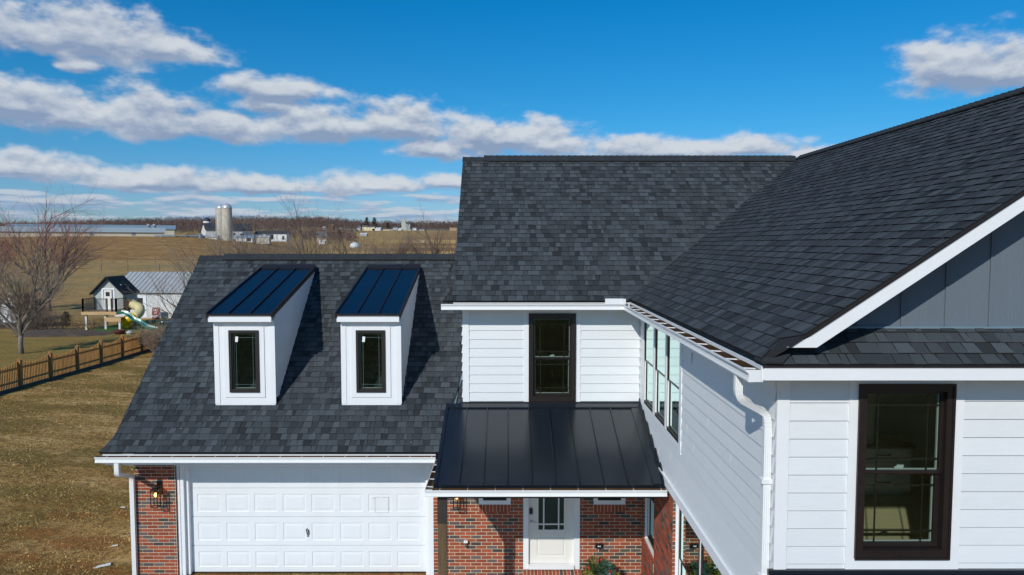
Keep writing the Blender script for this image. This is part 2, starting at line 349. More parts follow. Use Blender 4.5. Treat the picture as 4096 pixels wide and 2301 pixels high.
def ridge_caps(name, parent, p0, p1, drop, half=0.15, lift=0.0, seed=3, vent=True):
    """overlapping cap shingles along a ridge; drop = slope of both sides"""
    r = random.Random(seed); p0 = Vector(p0); p1 = Vector(p1); d = (p1 - p0); n = max(1, int(d.length / 0.145)); u = d.normalized(); s = u.cross(Vector((0,0,1))).normalized(); mb = MB()
    for i in range(n):
        a = p0 + d * (i / n); b = p0 + d * ((i + 1.25) / n) if i < n - 1 else p1; tn = r.uniform(-0.25, 0.15); h0, h1 = lift + 0.022, lift + 0.008
        for sg in (-1, 1):
            e0 = a + s * (sg * half) + Vector((0,0,-drop[0 if sg < 0 else 1] * half)); e1 = b + s * (sg * half) + Vector((0,0,-drop[0 if sg < 0 else 1] * half)); z = Vector((0,0,1))
            mb.face([a + z*h0, e0 + z*h0, e1 + z*h1, b + z*h1], tn)
            mb.face([e0 + z*h0, e0 + z*(h0 - 0.014), e1 + z*(h1 - 0.014), e1 + z*h1], -0.5, 1)
            mb.face([a + z*h0, e0 + z*h0, e0 + z*(h0 - 0.016), a + z*(h0 - 0.016)], -0.5, 1)
    if vent:
        for sg in (-1, 1):
            k = drop[0 if sg < 0 else 1]; hw = half * 0.9
            q = [p0 + s * (sg * hw) + Vector((0,0,-k * hw + lift + 0.01)), p1 + s * (sg * hw) + Vector((0,0,-k * hw + lift + 0.01))]
            mb.face([q[0], q[1], q[1] - Vector((0,0,lift + 0.012)), q[0] - Vector((0,0,lift + 0.012))], 0, 1)
    return mb.build(name, [M_shdark, M_tar], parent)

# ------------------------------------------------------------------ the house
house = thing('house', 'white and brick house with charcoal shingle roofs, two dormers and black metal porch roof', 'house', (0, 14.4, -6.9))
GZ = lambda y: -4.038 + 0.8482 * (y - 13.6)      # garage roof plane
MZ = lambda y: -1.12 + 0.8986 * (y - 14.0)       # main roof plane
WZ = lambda x: -1.075 + 0.6727 * (x - 2.36)       # wing roof plane
# roofs -------------------------------------------------------------
gl = math.hypot(4.4, 3.732)
def g_rng(v):
    return ((-0.16 * max(0.0, 1 - v / 0.36) if v < 0.36 else 0.0), 6.862)
gr = shingles('garage_roof', house, (-7.83, 13.6, -4.038), (1, 0, 0), (0, 1, 0.8482), gl, g_rng, 11)
shingles('garage_roof_back', house, (-7.83, 22.4, -4.038), (1, 0, 0), (0, -1, 0.8482), gl, lambda v: (0, 6.86), 12, e=0.4)
r_ = random.Random(15)
for (x, y) in ((-6.93, 14.75), (-2.35, 15.05), (-1.55, 14.1), (-1.5, 14.3), (-6.55, 14.0), (-1.95, 13.75), (-1.75, 14.2), (-3.9, 13.9)):
    a = r_.uniform(0, 3.1); l = r_.uniform(.012, .03); z = GZ(y) + .022; mb = MB(); mb.face([(x, y, z), (x + l * math.cos(a), y + l * math.sin(a) * .7, z + l * math.sin(a) * .6), (x + l * math.cos(a + .5), y + l * math.sin(a + .5) * .7, z + .006 + l * math.sin(a + .5) * .6)]); mb.build('pale_debris', M_sticker, gr)
ridge_caps('ridge_cap', gr, (-7.84, 18, GZ(18) + 0.0), (-7.2, 18, GZ(18)), (0.85, 0.85), 0.14, 0.006, 5, False)
ridge_caps('ridge_vent_cap', gr, (-7.22, 18, GZ(18) + 0.02), (-1.12, 18, GZ(18) + 0.02), (0.85, 0.85), 0.16, 0.030, 6)
ml = math.hypot(3.6, 3.235)
mr = shingles('main_roof', house, (-1.15, 14.0, -1.12), (1, 0, 0), (0, 1, 0.8986), ml, lambda v: ((-0.20 * max(0.0, 1 - v / 0.28) if v < 0.28 else 0.0), 3.49 + 4.78 * v / ml), 21)
shingles('main_roof_back', house, (-1.15, 21.2, -1.12), (1, 0, 0), (0, -1, 0.8986), ml, lambda v: (0, 3.51 + 4.75 * v / ml), 22, e=0.4)
ridge_caps('ridge_cap', mr, (-1.16, 17.6, 2.115), (-0.62, 17.6, 2.115), (0.9, 0.9), 0.14, 0.006, 7, False)
ridge_caps('ridge_vent_cap', mr, (-0.64, 17.6, 2.13), (7.0, 17.6, 2.13), (0.9, 0.9), 0.16, 0.03, 8)
wl = math.hypot(4.75, 3.195)
def w_rng(v):
    x = 2.36 + 4.75 * v / wl
    return ((0.06 + (x - 2.36) * 0.9 if x < 2.60 else -0.03), 7.46 + 3.6 * v / wl)
wr = shingles('wing_roof', house, (2.36, 6.55, -1.075), (0, 1, 0), (4.75, 0, 3.195), wl, w_rng, 31)
shingles('wing_roof_right', house, (11.86, 6.52, -1.075), (0, 1, 0), (-4.75, 0, 3.195), wl, lambda v: (0, 14.0), 32, e=0.4)
ridge_caps('ridge_vent_cap', wr, (7.11, 17.55, 2.13), (7.11, 6.5, 2.13), (0.68, 0.68), 0.16, 0.03, 9)
# valley between main roof and wing roof: woven line of cut shingles
mb = MB()
for i in range(34):
    a = i / 34; b = (i + 1) / 34
    pa = Vector((2.36 + 4.75 * a, 14.0 + 3.6 * a, -1.12 + 3.235 * a + 0.012)); pb = Vector((2.36 + 4.75 * b, 14.0 + 3.6 * b, -1.12 + 3.235 * b + 0.012))
    mb.face([pa, pb, pb + Vector((-0.05, 0, 0.004)), pa + Vector((-0.05, 0, 0.004))], rnd.uniform(-0.3, -0.1))
mb.build('valley_strip', M_shdark, mr)
# main-house body behind the front walls (back, far sides, inner blocking walls)
mb = MB()
mb.face([(-7.74, 14.42, -6.9), (-7.74, 21.6, -6.9), (-7.74, 21.6, -4.0), (-7.74, 18, -0.45), (-7.74, 14.42, -3.55)], 0, 1)
mb.face([(-7.74, 21.6, -6.9), (-0.96, 21.6, -6.9), (-0.96, 21.6, -3.4), (-7.74, 21.6, -3.4)], 0, 0)
mb.face([(-0.96, 14.42, -6.9), (-0.96, 20.8, -6.9), (-0.96, 20.8, -0.9), (-0.96, 17.6, 1.98), (-0.96, 14.42, -0.9)], 0, 0)
mb.face([(-0.96, 20.8, -6.9), (11.5, 20.8, -6.9), (11.5, 20.8, -1.0), (-0.96, 20.8, -1.0)], 0, 0)
mb.face([(11.5, 7.0, -6.9), (11.5, 20.8, -6.9), (11.5, 20.8, -1.1), (11.5, 7.0, -1.1)], 0, 0)
mb.face([(2.68, 20.8, -1.1), (11.5, 20.8, -1.1), (7.11, 20.8, 2.0)], 0, 0)
# dark floors/ceilings that keep daylight out of the attic
mb.face([(-7.7, 14.5, -3.6), (-1.0, 14.5, -3.6), (-1.0, 21.5, -3.6), (-7.7, 21.5, -3.6)], 0, 0)
mb.face([(-0.95, 14.5, -1.2), (11.4, 14.5, -1.2), (11.4, 20.7, -1.2), (-0.95, 20.7, -1.2)], 0, 0)
mb.build('rear_walls', [M_trim, M_trim], house)

# upper front wall ----------------------------------------------------
F = front(14.4)
UW = (0.386, 1.332, -3.20, -1.403)         # big sash window of the upper wall
mb = MB(); siding(mb, F, -0.835, 0.28, -3.22, -1.20, (), 0.182, -1.749); siding(mb, F, 1.435, 2.645, -3.22, -1.20, (), 0.182, -1.749)
mb.face([F(0.2, 0, -3.22), F(0.386, 0, -3.22), F(0.386, 0, -1.2), F(0.2, 0, -1.2)]); mb.face([F(1.332, 0, -3.22), F(1.5, 0, -3.22), F(1.5, 0, -1.2), F(1.332, 0, -1.2)])
mb.face([F(0.386, 0, -1.403), F(1.332, 0, -1.403), F(1.332, 0, -1.2), F(0.386, 0, -1.2)])
mb.build('upper_siding_wall', M_side, house)
mb = MB()
mb.fbox(F, -0.965, -0.835, 0.0, 0.028, -3.22, -1.20); mb.build('corner_board', M_trim, house)
mb = MB()
for k in range(9):                          # cut ends of the side clapboards seen edge-on
    z = -3.13 + k * 0.182; mb.prism([(0, 0), (-0.022, 0), (0, 0.175)], lambda p, h: (-0.966 + p[0], h, z + p[1]), 14.41, 14.9)
mb.build('siding_ends', M_trim, house)
mb = MB(); mb.fbox(F, 0.28, 0.384, 0.0, 0.024, -3.22, -1.24); mb.fbox(F, 1.334, 1.437, 0.0, 0.024, -3.22, -1.24); mb.fbox(F, 0.28, 1.437, 0.0, 0.0235, -1.40, -1.20)
mb.build('window_trim', M_trim, house)
mb = MB(); mb.fbox(F, -0.97, 2.65, 0.0, 0.018, -1.262, -1.16); mb.build('frieze_board', M_trim, house)
# soffits + fascias
mb = MB(); mb.box(-1.12, 2.38, 13.985, 14.005, -1.29, -1.15); mb.box(-1.12, 2.62, 14.01, 14.39, -1.285, -1.262)
mb.build('main_fascia', M_soffit, house)

def window(parent, F, a0, a1, z0, z1, kind='hung', outer=M_brz, glass=G_glass, fw=0.075, grille=0.13, lock=True, name='window', flat=False):
    """black framed window with sash, meeting rail, prairie grille, inner white jamb and glass panes"""
    mb = MB(); p_ = 0.012 if flat else 0.048; mb.ring(F, a0, a1, z0, z1, fw, -0.10, p_)
    if not flat: mb.ring(F, a0 - 0.006, a1 + 0.006, z0 - 0.004, z1 + 0.006, 0.022, 0.048, 0.060)
    w = mb.build(name, outer, parent)
    i0, i1, j0, j1 = a0 + fw, a1 - fw, z0 + fw, z1 - fw
    mb = MB(); mb.fbox(F, i0, i1, -0.02, p_ + 0.007, j0 - 0.001, j0 + 0.018); mb.build('sill', outer, w)
    if kind == 'hung':
        zm = z0 + (z1 - z0) * 0.487
        for (s0, s1, d, sw) in (((zm - 0.005, j1, -0.004, 0.022), (j0 + 0.018, zm + 0.022, -0.028, 0.03)) if flat else ((zm - 0.005, j1, -0.015, 0.032), (j0 + 0.018, zm + 0.022, -0.045, 0.045))):
            mb = MB(); mb.ring(F, i0, i1, s0, s1, sw, d - 0.02, d + 0.012); sash = mb.build('sash', outer, w)
            g0, g1, h0, h1 = i0 + sw, i1 - sw, s0 + sw, s1 - sw
            mb = MB(); mb.ring(F, g0, g1, h0, h1, 0.009, d - 0.045, d - 0.022); mb.build('inner_jamb', M_inner, sash)
            mb = MB()
            for q in (grille, g1 - g0 - grille): mb.fbox(F, g0 + q - 0.008, g0 + q + 0.008, d - 0.012, d - 0.006, h0, h1)
            for q in (h0 + grille, h1 - grille): mb.fbox(F, g0, g1, d - 0.0125, d - 0.0055, q - 0.008, q + 0.008)
            mb.build('grille', outer, sash)
            mb = MB(); mb.face([F(g0, d, h0), F(g1, d, h0), F(g1, d, h1), F(g0, d, h1)]); mb.build('pane', glass, sash)
        if flat: mb = MB(); mb.fbox(F, i1 - .004, i1 + .001, -.016, p_ - .001, j0 + .02, zm); mb.fbox(F, a1 - .001, a1 + .004, 0.0, p_ + .012, z0, z1); mb.build('jamb_liner', M_trim, w)
        if lock:
            mb = MB(); am = (a0 + a1) / 2; mb.fbox(F, am - 0.045, am + 0.045, -0.07, -0.062, zm + 0.03, zm + 0.05); mb.fbox(F, am - 0.02, am + 0.05, -0.075, -0.064, zm + 0.05, zm + 0.065)
            mb.build('sash_lock', M_inner, w)
    else:
        sw = 0.030; mb = MB(); mb.ring(F, i0, i1, j0, j1, sw, -0.03, 0.015); sash = mb.build('sash', outer, w)
        g0, g1, h0, h1 = i0 + sw, i1 - sw, j0 + sw, j1 - sw
        mb = MB(); mb.ring(F, g0, g1, h0, h1, 0.010, -0.055, -0.035); mb.build('inner_jamb', M_inner, sash)
        mb = MB()
        if grille:
            for q in (grille, g1 - g0 - grille): mb.fbox(F, g0 + q - 0.006, g0 + q + 0.006, -0.016, -0.010, h0, h1)
            for q in (h0 + grille, h1 - grille): mb.fbox(F, g0, g1, -0.0165, -0.0095, q - 0.006, q + 0.006)
            mb.build('grille', outer, sash)
        mb = MB(); mb.face([F(g0, -0.005, h0), F(g1, -0.005, h0), F(g1, -0.005, h1), F(g0, -0.005, h1)]); mb.build('pane', glass, sash)
    return w
def room(parent, F, a0, a1, z0, z1, depth, wall=None, floor=None, name='room_interior', d0=0.11):
    mb = MB(); D = -depth
    mb.face([F(a0, D, z0), F(a1, D, z0), F(a1, D, z1), F(a0, D, z1)], 0, 0)
    mb.face([F(a0, -d0, z0), F(a0, D, z0), F(a0, D, z1), F(a0, -d0, z1)], 0, 0); mb.face([F(a1, -d0, z0), F(a1, D, z0), F(a1, D, z1), F(a1, -d0, z1)], 0, 0)
    mb.face([F(a0, -d0, z1), F(a1, -d0, z1), F(a1, D, z1), F(a0, D, z1)], 0, 0); mb.face([F(a0, -d0, z0), F(a1, -d0, z0), F(a1, D, z0), F(a0, D, z0)], 0, 1)
    return mb.build(name, [wall or M_int, floor or M_int], parent)
w = window(house, F, *UW, fw=0.085, grille=0.11); tag(w, 'tall black sash window above the porch roof')
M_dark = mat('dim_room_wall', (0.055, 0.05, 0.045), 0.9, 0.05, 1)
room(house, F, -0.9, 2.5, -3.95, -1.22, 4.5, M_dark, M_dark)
# curved white chair back inside the room
mb = MB()
pts = [(0.44 + 0.24 * math.cos(a), 14.72, -3.38 + 0.36 * math.sin(a)) for a in [R(k * 12) for k in range(31)]]
mb.tube(pts, 0.035, 8); o = mb.build('round_chair_back', M_inner, None, True, loc=(0.36, 14.95, -3.95)); tag(o, 'white curved chair back behind the lower sash above the porch roof', 'chair')

# wing side wall (faces left) ------------------------------------------
FS = sidew(2.66)
tri = [(12.99, 13.92), (11.99, 12.87), (10.97, 11.88)]
mb = MB(); holes = [(a, b, -3.13, -1.38) for a, b in tri]
siding(mb, FS, 7.0, 14.40, -3.95, -1.20, holes, 0.182, -1.757); mb.build('wing_side_siding', M_side, house)
mb = MB()
for a, b in ((10.84, 10.965), (11.882, 11.988), (12.872, 12.988), (13.922, 14.0)): mb.fbox(FS, a, b, 0.0, 0.024, -3.26 if a < 11 else -3.13, -1.25)
mb.build('window_trim', M_trim, house)
room(house, FS, 10.9, 14.0, -3.95, -1.25, 3.0)
for i, (a, b) in enumerate(tri):
    w = window(house, FS, a, b, -3.13, -1.38, outer=M_brz, glass=G_glassg, fw=0.045, grille=0.10, lock=False, flat=True)
    tag(w, ['far sash window of the row under the right wing gutter', 'middle sash window of the row under the right wing gutter', 'near sash window of the row under the right wing gutter'][i])
mb = MB(); mb.fbox(FS, 6.98, 14.39, -0.02, 0.035, -4.085, -3.915); mb.fbox(FS, 6.98, 14.39, 0.0352, 0.055, -3.935, -3.912); mb.build('band_board', M_trim, house)
mb = MB(); mb.fbox(FS, 7.0, 14.4, 0.0, 0.02, -1.42, -1.20); mb.build('frieze_board', M_soffit, house)
mb = MB(); mb.box(2.36, 2.645, 6.62, 14.0, -1.285, -1.262); mb.build('wing_soffit', M_soffit, house)
mb = MB(); mb.box(2.355, 2.375, 6.60, 14.0, -1.29, -1.14); mb.build('wing_side_fascia', M_trim, house)

# wing front wall -------------------------------------------------------
FW = front(7.0)
WW = (3.462, 4.405, -3.155, -1.383)
mb = MB(); siding(mb, FW, 2.78, 3.375, -3.27, -1.26, (), 0.1828, -1.571 - 0.1828 * 10); siding(mb, FW, 4.515, 9.5, -3.27, -1.26, (), 0.1835, -1.555 - 0.1835 * 10)
mb.face([FW(3.37, 0, -3.3), FW(4.52, 0, -3.3), FW(4.52, 0, WW[2]), FW(3.37, 0, WW[2])]); mb.face([FW(3.37, 0, WW[3]), FW(4.52, 0, WW[3]), FW(4.52, 0, -1.2), FW(3.37, 0, -1.2)])
mb.face([FW(3.37, 0, WW[2]), FW(WW[0], 0, WW[2]), FW(WW[0], 0, WW[3]), FW(3.37, 0, WW[3])]); mb.face([FW(WW[1], 0, WW[2]), FW(4.52, 0, WW[2]), FW(4.52, 0, WW[3]), FW(WW[1], 0, WW[3])])
mb.build('wing_front_siding', M_side, house)
mb = MB(); mb.fbox(FW, 2.66, 2.78, 0.0, 0.028, -3.27, -1.262); mb.build('corner_board', M_trim, house); mb = MB(); mb.fbox(FW, 2.655, 2.6605, -0.13, 0.0275, -3.27, -1.262); mb.build('corner_board', M_trim, house)
mb = MB(); mb.fbox(FW, 3.375, 3.46, 0.0, 0.026, -3.27, -1.262); mb.fbox(FW, 4.407, 4.515, 0.0, 0.026, -3.27, -1.262)
mb.fbox(FW, 3.4601, 4.4069, 0.0, 0.0255, -3.27, -3.157); mb.fbox(FW, 3.4601, 4.4069, 0.0, 0.0255, -1.381, -1.262); mb.build('window_trim', M_trim, house)
w = window(house, FW, *WW, fw=0.075, grille=0.115); tag(w, 'large dark bronze sash window in the right front wall')
mb = MB(); mb.fbox(FW, 2.60, 9.5, 0.0, 0.045, -3.31, -3.272); mb.fbox(FW, 2.60, 9.5, 0.0, 0.10, -3.36, -3.3105)
mb.prism([(6.9, -3.36), (5.9, -3.75), (5.9, -3.80), (6.99, -3.80), (6.99, -3.36)], lambda p, h: (h, p[0], p[1]), 2.60, 9.5)
mb.build('bay_metal_roof', M_metal, house)
mb = MB(); mb.fbox(FW, 2.75, 9.5, -0.01, 0.0, -6.9, -3.81); mb.build('wing_lower_front', M_brick, house)
# room behind the wing window, open to the sun
def wing_room():
    mb = MB(); x0, x1, y0, y1, z0, z1 = 2.95, 9.4, 7.1, 12.2, -3.9, -1.22
    mb.face([(x0,y0,z0),(x1,y0,z0),(x1,y1,z0),(x0,y1,z0)], 0, 1)
    mb.face([(x0,y0,z1),(x1,y0,z1),(x1,y1,z1),(x0,y1,z1)], 0, 0); mb.face([(x0,y1,z0),(x1,y1,z0),(x1,y1,z1),(x0,y1,z1)], 0, 0)
    mb.face([(x0,y0,z0),(x0,y1,z0),(x0,y1,z1),(x0,y0,z1)], 0, 0); mb.face([(x1,y0,z0),(x1,y1,z0),(x1,y1,z1),(x1,y0,z1)], 0, 0)
    for s in cut(x0, x1, z0, z1, [(WW[0], WW[1], WW[2], WW[3])]): mb.face([(s[0],y0,s[2]),(s[1],y0,s[2]),(s[1],y0,s[3]),(s[0],y0,s[3])], 0, 0)
    mb.build('room_interior', [M_int, M_floor], house)
wing_room()
cab = thing('cabinet', 'white cabinet with drawers and dark wooden top seen through the right front window', 'cabinet', (5.4, 11.1, -3.9))
mb = MB(); mb.box(4.55, 6.2, 10.8, 11.4, -3.82, -3.14); mb.box(4.60, 6.15, 10.85, 11.35, -3.9, -3.82); mb.build('body', M_cab, cab)
mb = MB(); mb.box(4.5, 6.24, 10.75, 11.42, -3.14, -3.10); mb.build('top', M_cabtop, cab)
FC = front(10.8)
for k in range(3):
    z = -3.78 + k * 0.215; mb = MB(); mb.fbox(FC, 5.42, 6.12, 0.0, 0.015, z, z + 0.19); d = mb.build('drawer', M_cab, cab)
    mb = MB(); mb.tube([FC(5.67, 0.015, z + 0.11), FC(5.68, 0.045, z + 0.11), FC(5.86, 0.045, z + 0.11), FC(5.87, 0.015, z + 0.11)], 0.009, 6); mb.build('handle', M_blk, d)
mb = MB(); mb.fbox(FC, 4.62, 5.36, 0.0, 0.015, -3.78, -3.16); d = mb.build('door', M_cab, cab)
mb = MB(); mb.fbox(FC, 5.28, 5.31, 0.015, 0.04, -3.33, -3.30); mb.build('knob', M_blk, d)

# pent roof, rake, gable --------------------------------------------------
pl = math.hypot(0.40, 0.31)
pr = shingles('pent_roof', house, (2.36, 6.58, -1.125), (1, 0, 0), (0, 0.42, 0.315), math.hypot(0.42, 0.315), lambda v: (0.02 + 0.44 * v / 0.525, 9.4), 41)
mb = MB()
for k in range(3):
    a = Vector((2.345 + 0.13 * k, 6.56 + 0.122 * k, -1.10 + 0.087 * k + 0.012 + .004 * k)); u = Vector((0.15, 0.142, 0.10)); tn = (-.1, .1, -.05)[k]
    pl_, pr_ = a + Vector((-0.005, 0.20, 0.0)), a + Vector((0.20, -0.005, -0.006))
    for q0, q1 in ((pl_, a), (a, pr_)):
        mb.face([q0, q1, q1 + u - Vector((0, 0, .012)), q0 + u - Vector((0, 0, .012))], tn)
        mb.face([q0, q1, q1 - Vector((0, 0, .02)), q0 - Vector((0, 0, .02))], -.5, 1)
mb.build('hip_cap', [M_shdark, M_tar], pr)
mb = MB(); mb.box(2.385, 9.6, 6.585, 6.605, -1.272, -1.135); mb.box(2.375, 2.3848, 6.585, 6.62, -1.27, -1.14); mb.build('front_fascia', M_trim, house)
mb = MB(); mb.box(2.38, 9.6, 6.606, 6.972, -1.268, -1.262); mb.build('front_soffit', M_soffit, house)
mb = MB(); mb.box(2.36, 9.6, 6.572, 6.584, -1.150, -1.132); mb.build('drip_edge', M_blk, house)
# rake (barge) board
rt = lambda x: WZ(x) - 0.028
mb = MB()
mb.prism([(2.578, -0.957), (2.846, -0.957), (7.13, rt(7.13) - 0.155), (7.13, rt(7.13)), (2.598, rt(2.598))], lambda p, h: (p[0], h, p[1]), 6.545, 6.575)
mb.prism([(7.13, rt(7.13) - 0.155), (11.4, rt(2.82) - 0.155), (11.6, rt(2.62)), (7.13, rt(7.13))], lambda p, h: (p[0], h, p[1]), 6.545, 6.575)
mb.build('rake_board', M_trim, house)
mb = MB(); mb.prism([(2.60, rt(2.60) - .012), (7.11, rt(7.11) - 0.012), (7.11, rt(7.11) + 0.018), (2.57, rt(2.57) + .018)], lambda p, h: (p[0], h, p[1]), 6.528, 6.5445); mb.build('rake_drip_edge', M_blk, house)
mb = MB(); mb.face([(2.86, 6.575, rt(2.86) - 0.10), (7.11, 6.575, rt(7.11) - 0.10), (7.11, 7.0, rt(7.11) - 0.10), (2.86, 7.0, rt(2.86) - 0.10)]); mb.build('rake_soffit', M_soffit, house)
mb = MB(); mb.face([(2.75, 7.0, -1.0), (11.4, 7.0, -1.0), (11.4, 7.0, -0.95), (7.11, 7.0, 2.02), (2.75, 7.0, rt(2.75) - 0.05)]); gw = mb.build('gable_panel', M_grey, house)
mb = MB()
for k in range(20):
    x = 3.432 + 0.434 * (k - 1)
    zt = (rt(x) - 0.09) if x < 7.11 else (rt(14.22 - x) - 0.09)
    if zt > -0.78: mb = MB(); mb.box(x - 0.006, x + 0.012, 6.985, 7.0, -0.805, zt); mb.build('batten', M_grey, gw)
mb = MB(); mb.box(2.9, 11.3, 6.965, 6.998, -0.845, -0.808); mb.build('gable_base_trim', M_greytrim, house)

# brick storey -----------------------------------------------------------
BM = [M_mort, M_brick, M_brickd]
ZB = -6.9 - 0.0727
mb = MB(); FP = front(14.4); bricks(mb, FP, -7.722, -6.915, -6.885, -4.30, (), 51)
FR = frame((-6.905, 14.4, 0), (0, 1, 0), (1, 0, 0)); bricks(mb, FR, 0.0, 0.11, -6.885, -4.30, (), 52)
mb.face([(-6.915, 14.4, -6.9), (-6.9, 14.4, -6.9), (-6.9, 14.4, -4.3), (-6.915, 14.4, -4.3)], 0, 0)
mb.build('brick_pillar', BM, house)
def rowlock(mb, F, a0, a1, z0, z1, d0, d1, seed):
    r = random.Random(seed); n = int((a1 - a0) / 0.073); st = (a1 - a0) / n
    mb.fbox(F, a0, a1, d0, d1 - 0.006, z0, z1 - 0.004, 0, 0)
    for k in range(n): mb.fbox(F, a0 + k * st + 0.006, a0 + (k + 1) * st - 0.006, d0 + 0.01, d1 + r.uniform(0, .004), z0 + 0.004, z1, r.uniform(-0.25, 0.25), 2 if r.random() < 0.12 else 1)
DOOR = (0.274, 1.445, -6.74, -4.30)
SW1 = (-0.646, 0.016, -5.368, -4.25); SW2 = (1.726, 2.383, -5.368, -4.25)
mb = MB(); bricks(mb, FP, -1.584, 2.729, -6.885, -4.08, [DOOR, (SW1[0], SW1[1], SW1[2] - 0.15, SW1[3]), (SW2[0], SW2[1], SW2[2] - 0.15, SW2[3])], 53)
for s in (SW1, SW2): rowlock(mb, FP, s[0], s[1], s[2] - 0.15, s[2], -0.03, 0.03, 54)
mb.build('brick_porch_wall', BM, house)
for s in (SW1, SW2):
    mb = MB(); mb.ring(FP, s[0], s[1], s[2], s[3], 0.088, -0.08, 0.02); wt = mb.build('small_window', M_trim, house)
    mb = MB(); mb.ring(FP, s[0] + 0.088, s[1] - 0.088, s[2] + 0.088, s[3] - 0.088, 0.03, -0.08, 0.012); mb.build('frame', M_blk, wt)
    mb = MB(); mb.face([FP(s[0] + 0.11, -0.03, s[2] + 0.11), FP(s[1] - 0.11, -0.03, s[2] + 0.11), FP(s[1] - 0.11, -0.03, s[3] - 0.11), FP(s[0] + 0.11, -0.03, s[3] - 0.11)]); mb.build('pane', G_glass, wt)
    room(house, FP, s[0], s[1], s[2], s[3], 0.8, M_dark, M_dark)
# side brick wall of the wing
FB = sidew(2.73)
S1 = (13.14, 14.29, -6.05, -4.09); S2 = (8.9, 11.65, -6.35, -4.09)
mb = MB(); bricks(mb, FB, 7.1, 14.40, -6.885, -4.08, [S1, S2], 55)
for s in (S1, S2):
    FV = frame((2.73, s[1], 0), (1, 0, 0), (0, -1, 0)); bricks(mb, FV, 0.0, 0.10, s[2] , s[3], (), 56)
    rowlock(mb, FB, s[0], s[1], s[2] - 0.18, s[2], -0.10, 0.02, 57)
mb.build('brick_side_wall', BM, house)
for i, s in enumerate((S1, S2)):
    FX = sidew(2.83); w0 = None
    segs = [(s[0] + 0.05, s[1] - 0.04)] if i == 0 else [(s[0] + 0.03, 10.25), (10.32, s[1] - 0.05)]
    mb = MB(); mb.ring(FX, s[0], s[1], s[2], s[3], 0.035, -0.05, 0.06); mb.build('window_trim', M_trim, house)
    for q in segs:
        w = window(house, FX, q[0], q[1], s[2] + 0.045, s[3] - 0.01, outer=M_brz, glass=G_glassg, fw=0.045, grille=0.12, lock=False, flat=True)
    room(house, FX, s[0], s[1], s[2], s[3], 0.9, d0=0.10)

# garage door ------------------------------------------------------------
FD = front(14.6)
def garage_door():
    x0, x1, zb = -6.685, -1.752, -6.885; rows = [-6.885, -6.321, -5.705, -5.09, -4.50]
    slab = MB(); slab.fbox(FD, x0, x1, -0.05, -0.018, zb, -4.40); gd = slab.build('garage_door', M_gdoor, house)
    mb = MB(); pw = (x1 - x0 - 0.16) / 8
    for r in range(4):
        z0, z1 = rows[r] + (0.006 if r else 0), rows[r + 1] - 0.004
        hs = [(x0 + 0.078 + pw * k + 0.056, x0 + 0.078 + pw * (k + 1) - 0.056, z0 + 0.105, z1 - 0.125) for k in range(8)]
        for s in cut(x0, x1, z0, z1, hs): mb.face([FD(s[0], 0, s[2]), FD(s[1], 0, s[2]), FD(s[1], 0, s[3]), FD(s[0], 0, s[3])])
        mb.face([FD(x0, 0, z1), FD(x1, 0, z1), FD(x1, -0.02, z1 + 0.001), FD(x0, -0.02, z1 + 0.001)]); mb.face([FD(x0, 0, z0), FD(x1, 0, z0), FD(x1, -0.02, z0 - 0.001), FD(x0, -0.02, z0 - 0.001)])
        for h in hs:
            prev = None
            for ins, d in ((0, 0), (0.012, -0.009), (0.022, -0.009), (0.070, -0.003)):
                q = [FD(h[0] + ins, d, h[2] + ins), FD(h[1] - ins, d, h[2] + ins), FD(h[1] - ins, d, h[3] - ins), FD(h[0] + ins, d, h[3] - ins)]
                if prev:
                    for k in range(4): mb.face([prev[k], prev[(k+1) % 4], q[(k+1) % 4], q[k]])
                prev = q
            mb.face(prev)
    mb.build('door_panels', M_gdoor, gd)
    mb = MB(); mb.tube([FD(-4.262, 0.002, -5.96), FD(-4.262, 0.045, -5.965), FD(-4.245, 0.05, -6.06), FD(-4.245, 0.002, -6.075)], 0.012, 8); mb.tube([FD(-4.228, 0.002, -5.98), FD(-4.222, 0.03, -6.05)], 0.009, 6); mb.build('handle', M_blk, gd)
    mb = MB(); mb.tube([FD(-4.247, 0.001, -6.11), FD(-4.247, 0.02, -6.11)], 0.02, 14); mb.build('lock_cylinder', M_chrome, gd)
    r = random.Random(4); a0, a1, z0, z1 = -2.83, -2.545, -5.61, -5.285
    for (p, q) in (((a0 - .07, z1 - .02), (a0 + .02, z1 - .02)), ((a0, z0), (a0, z1)), ((a0, z1), (a1, z1)), ((a1, z1), (a1, z0 - .01)), ((a1, z0), (a0, z0))):
        mb = MB(); n = 9; dx, dz = q[0] - p[0], q[1] - p[1]; L_ = math.hypot(dx, dz); nx, nz = -dz / L_, dx / L_; up = []; dn = []
        for k in range(n + 1):
            t = k / n; w = r.uniform(.003, .010); o = r.uniform(-.003, .003); x, z = p[0] + dx * t + nx * o, p[1] + dz * t + nz * o; up.append((x + nx * w / 2, z + nz * w / 2)); dn.append((x - nx * w / 2, z - nz * w / 2))
        mb.prism(up + dn[::-1], lambda c_, h: FD(c_[0], h, c_[1]), 0.001, 0.002 + r.uniform(0, .0008)); mb.build('tape_mark', M_stain, gd)
    mb = MB(); mb.fbox(FD, x0, x1, 0.001, 0.02, -6.9, -6.886); mb.build('bottom_seal', M_blk, gd)
garage_door()
mb = MB()
FT = front(14.5)
mb.box(-6.893, -6.842, 14.44, 14.60, -6.9, -4.30); mb.box(-6.842, -6.818, 14.47, 14.60, -6.9, -4.30); mb.box(-6.818, -6.752, 14.43, 14.62, -6.9, -4.30); mb.box(-6.752, -6.685, 14.50, 14.62, -6.9, -4.30)
mb.build('garage_door_jamb', M_trim, house)
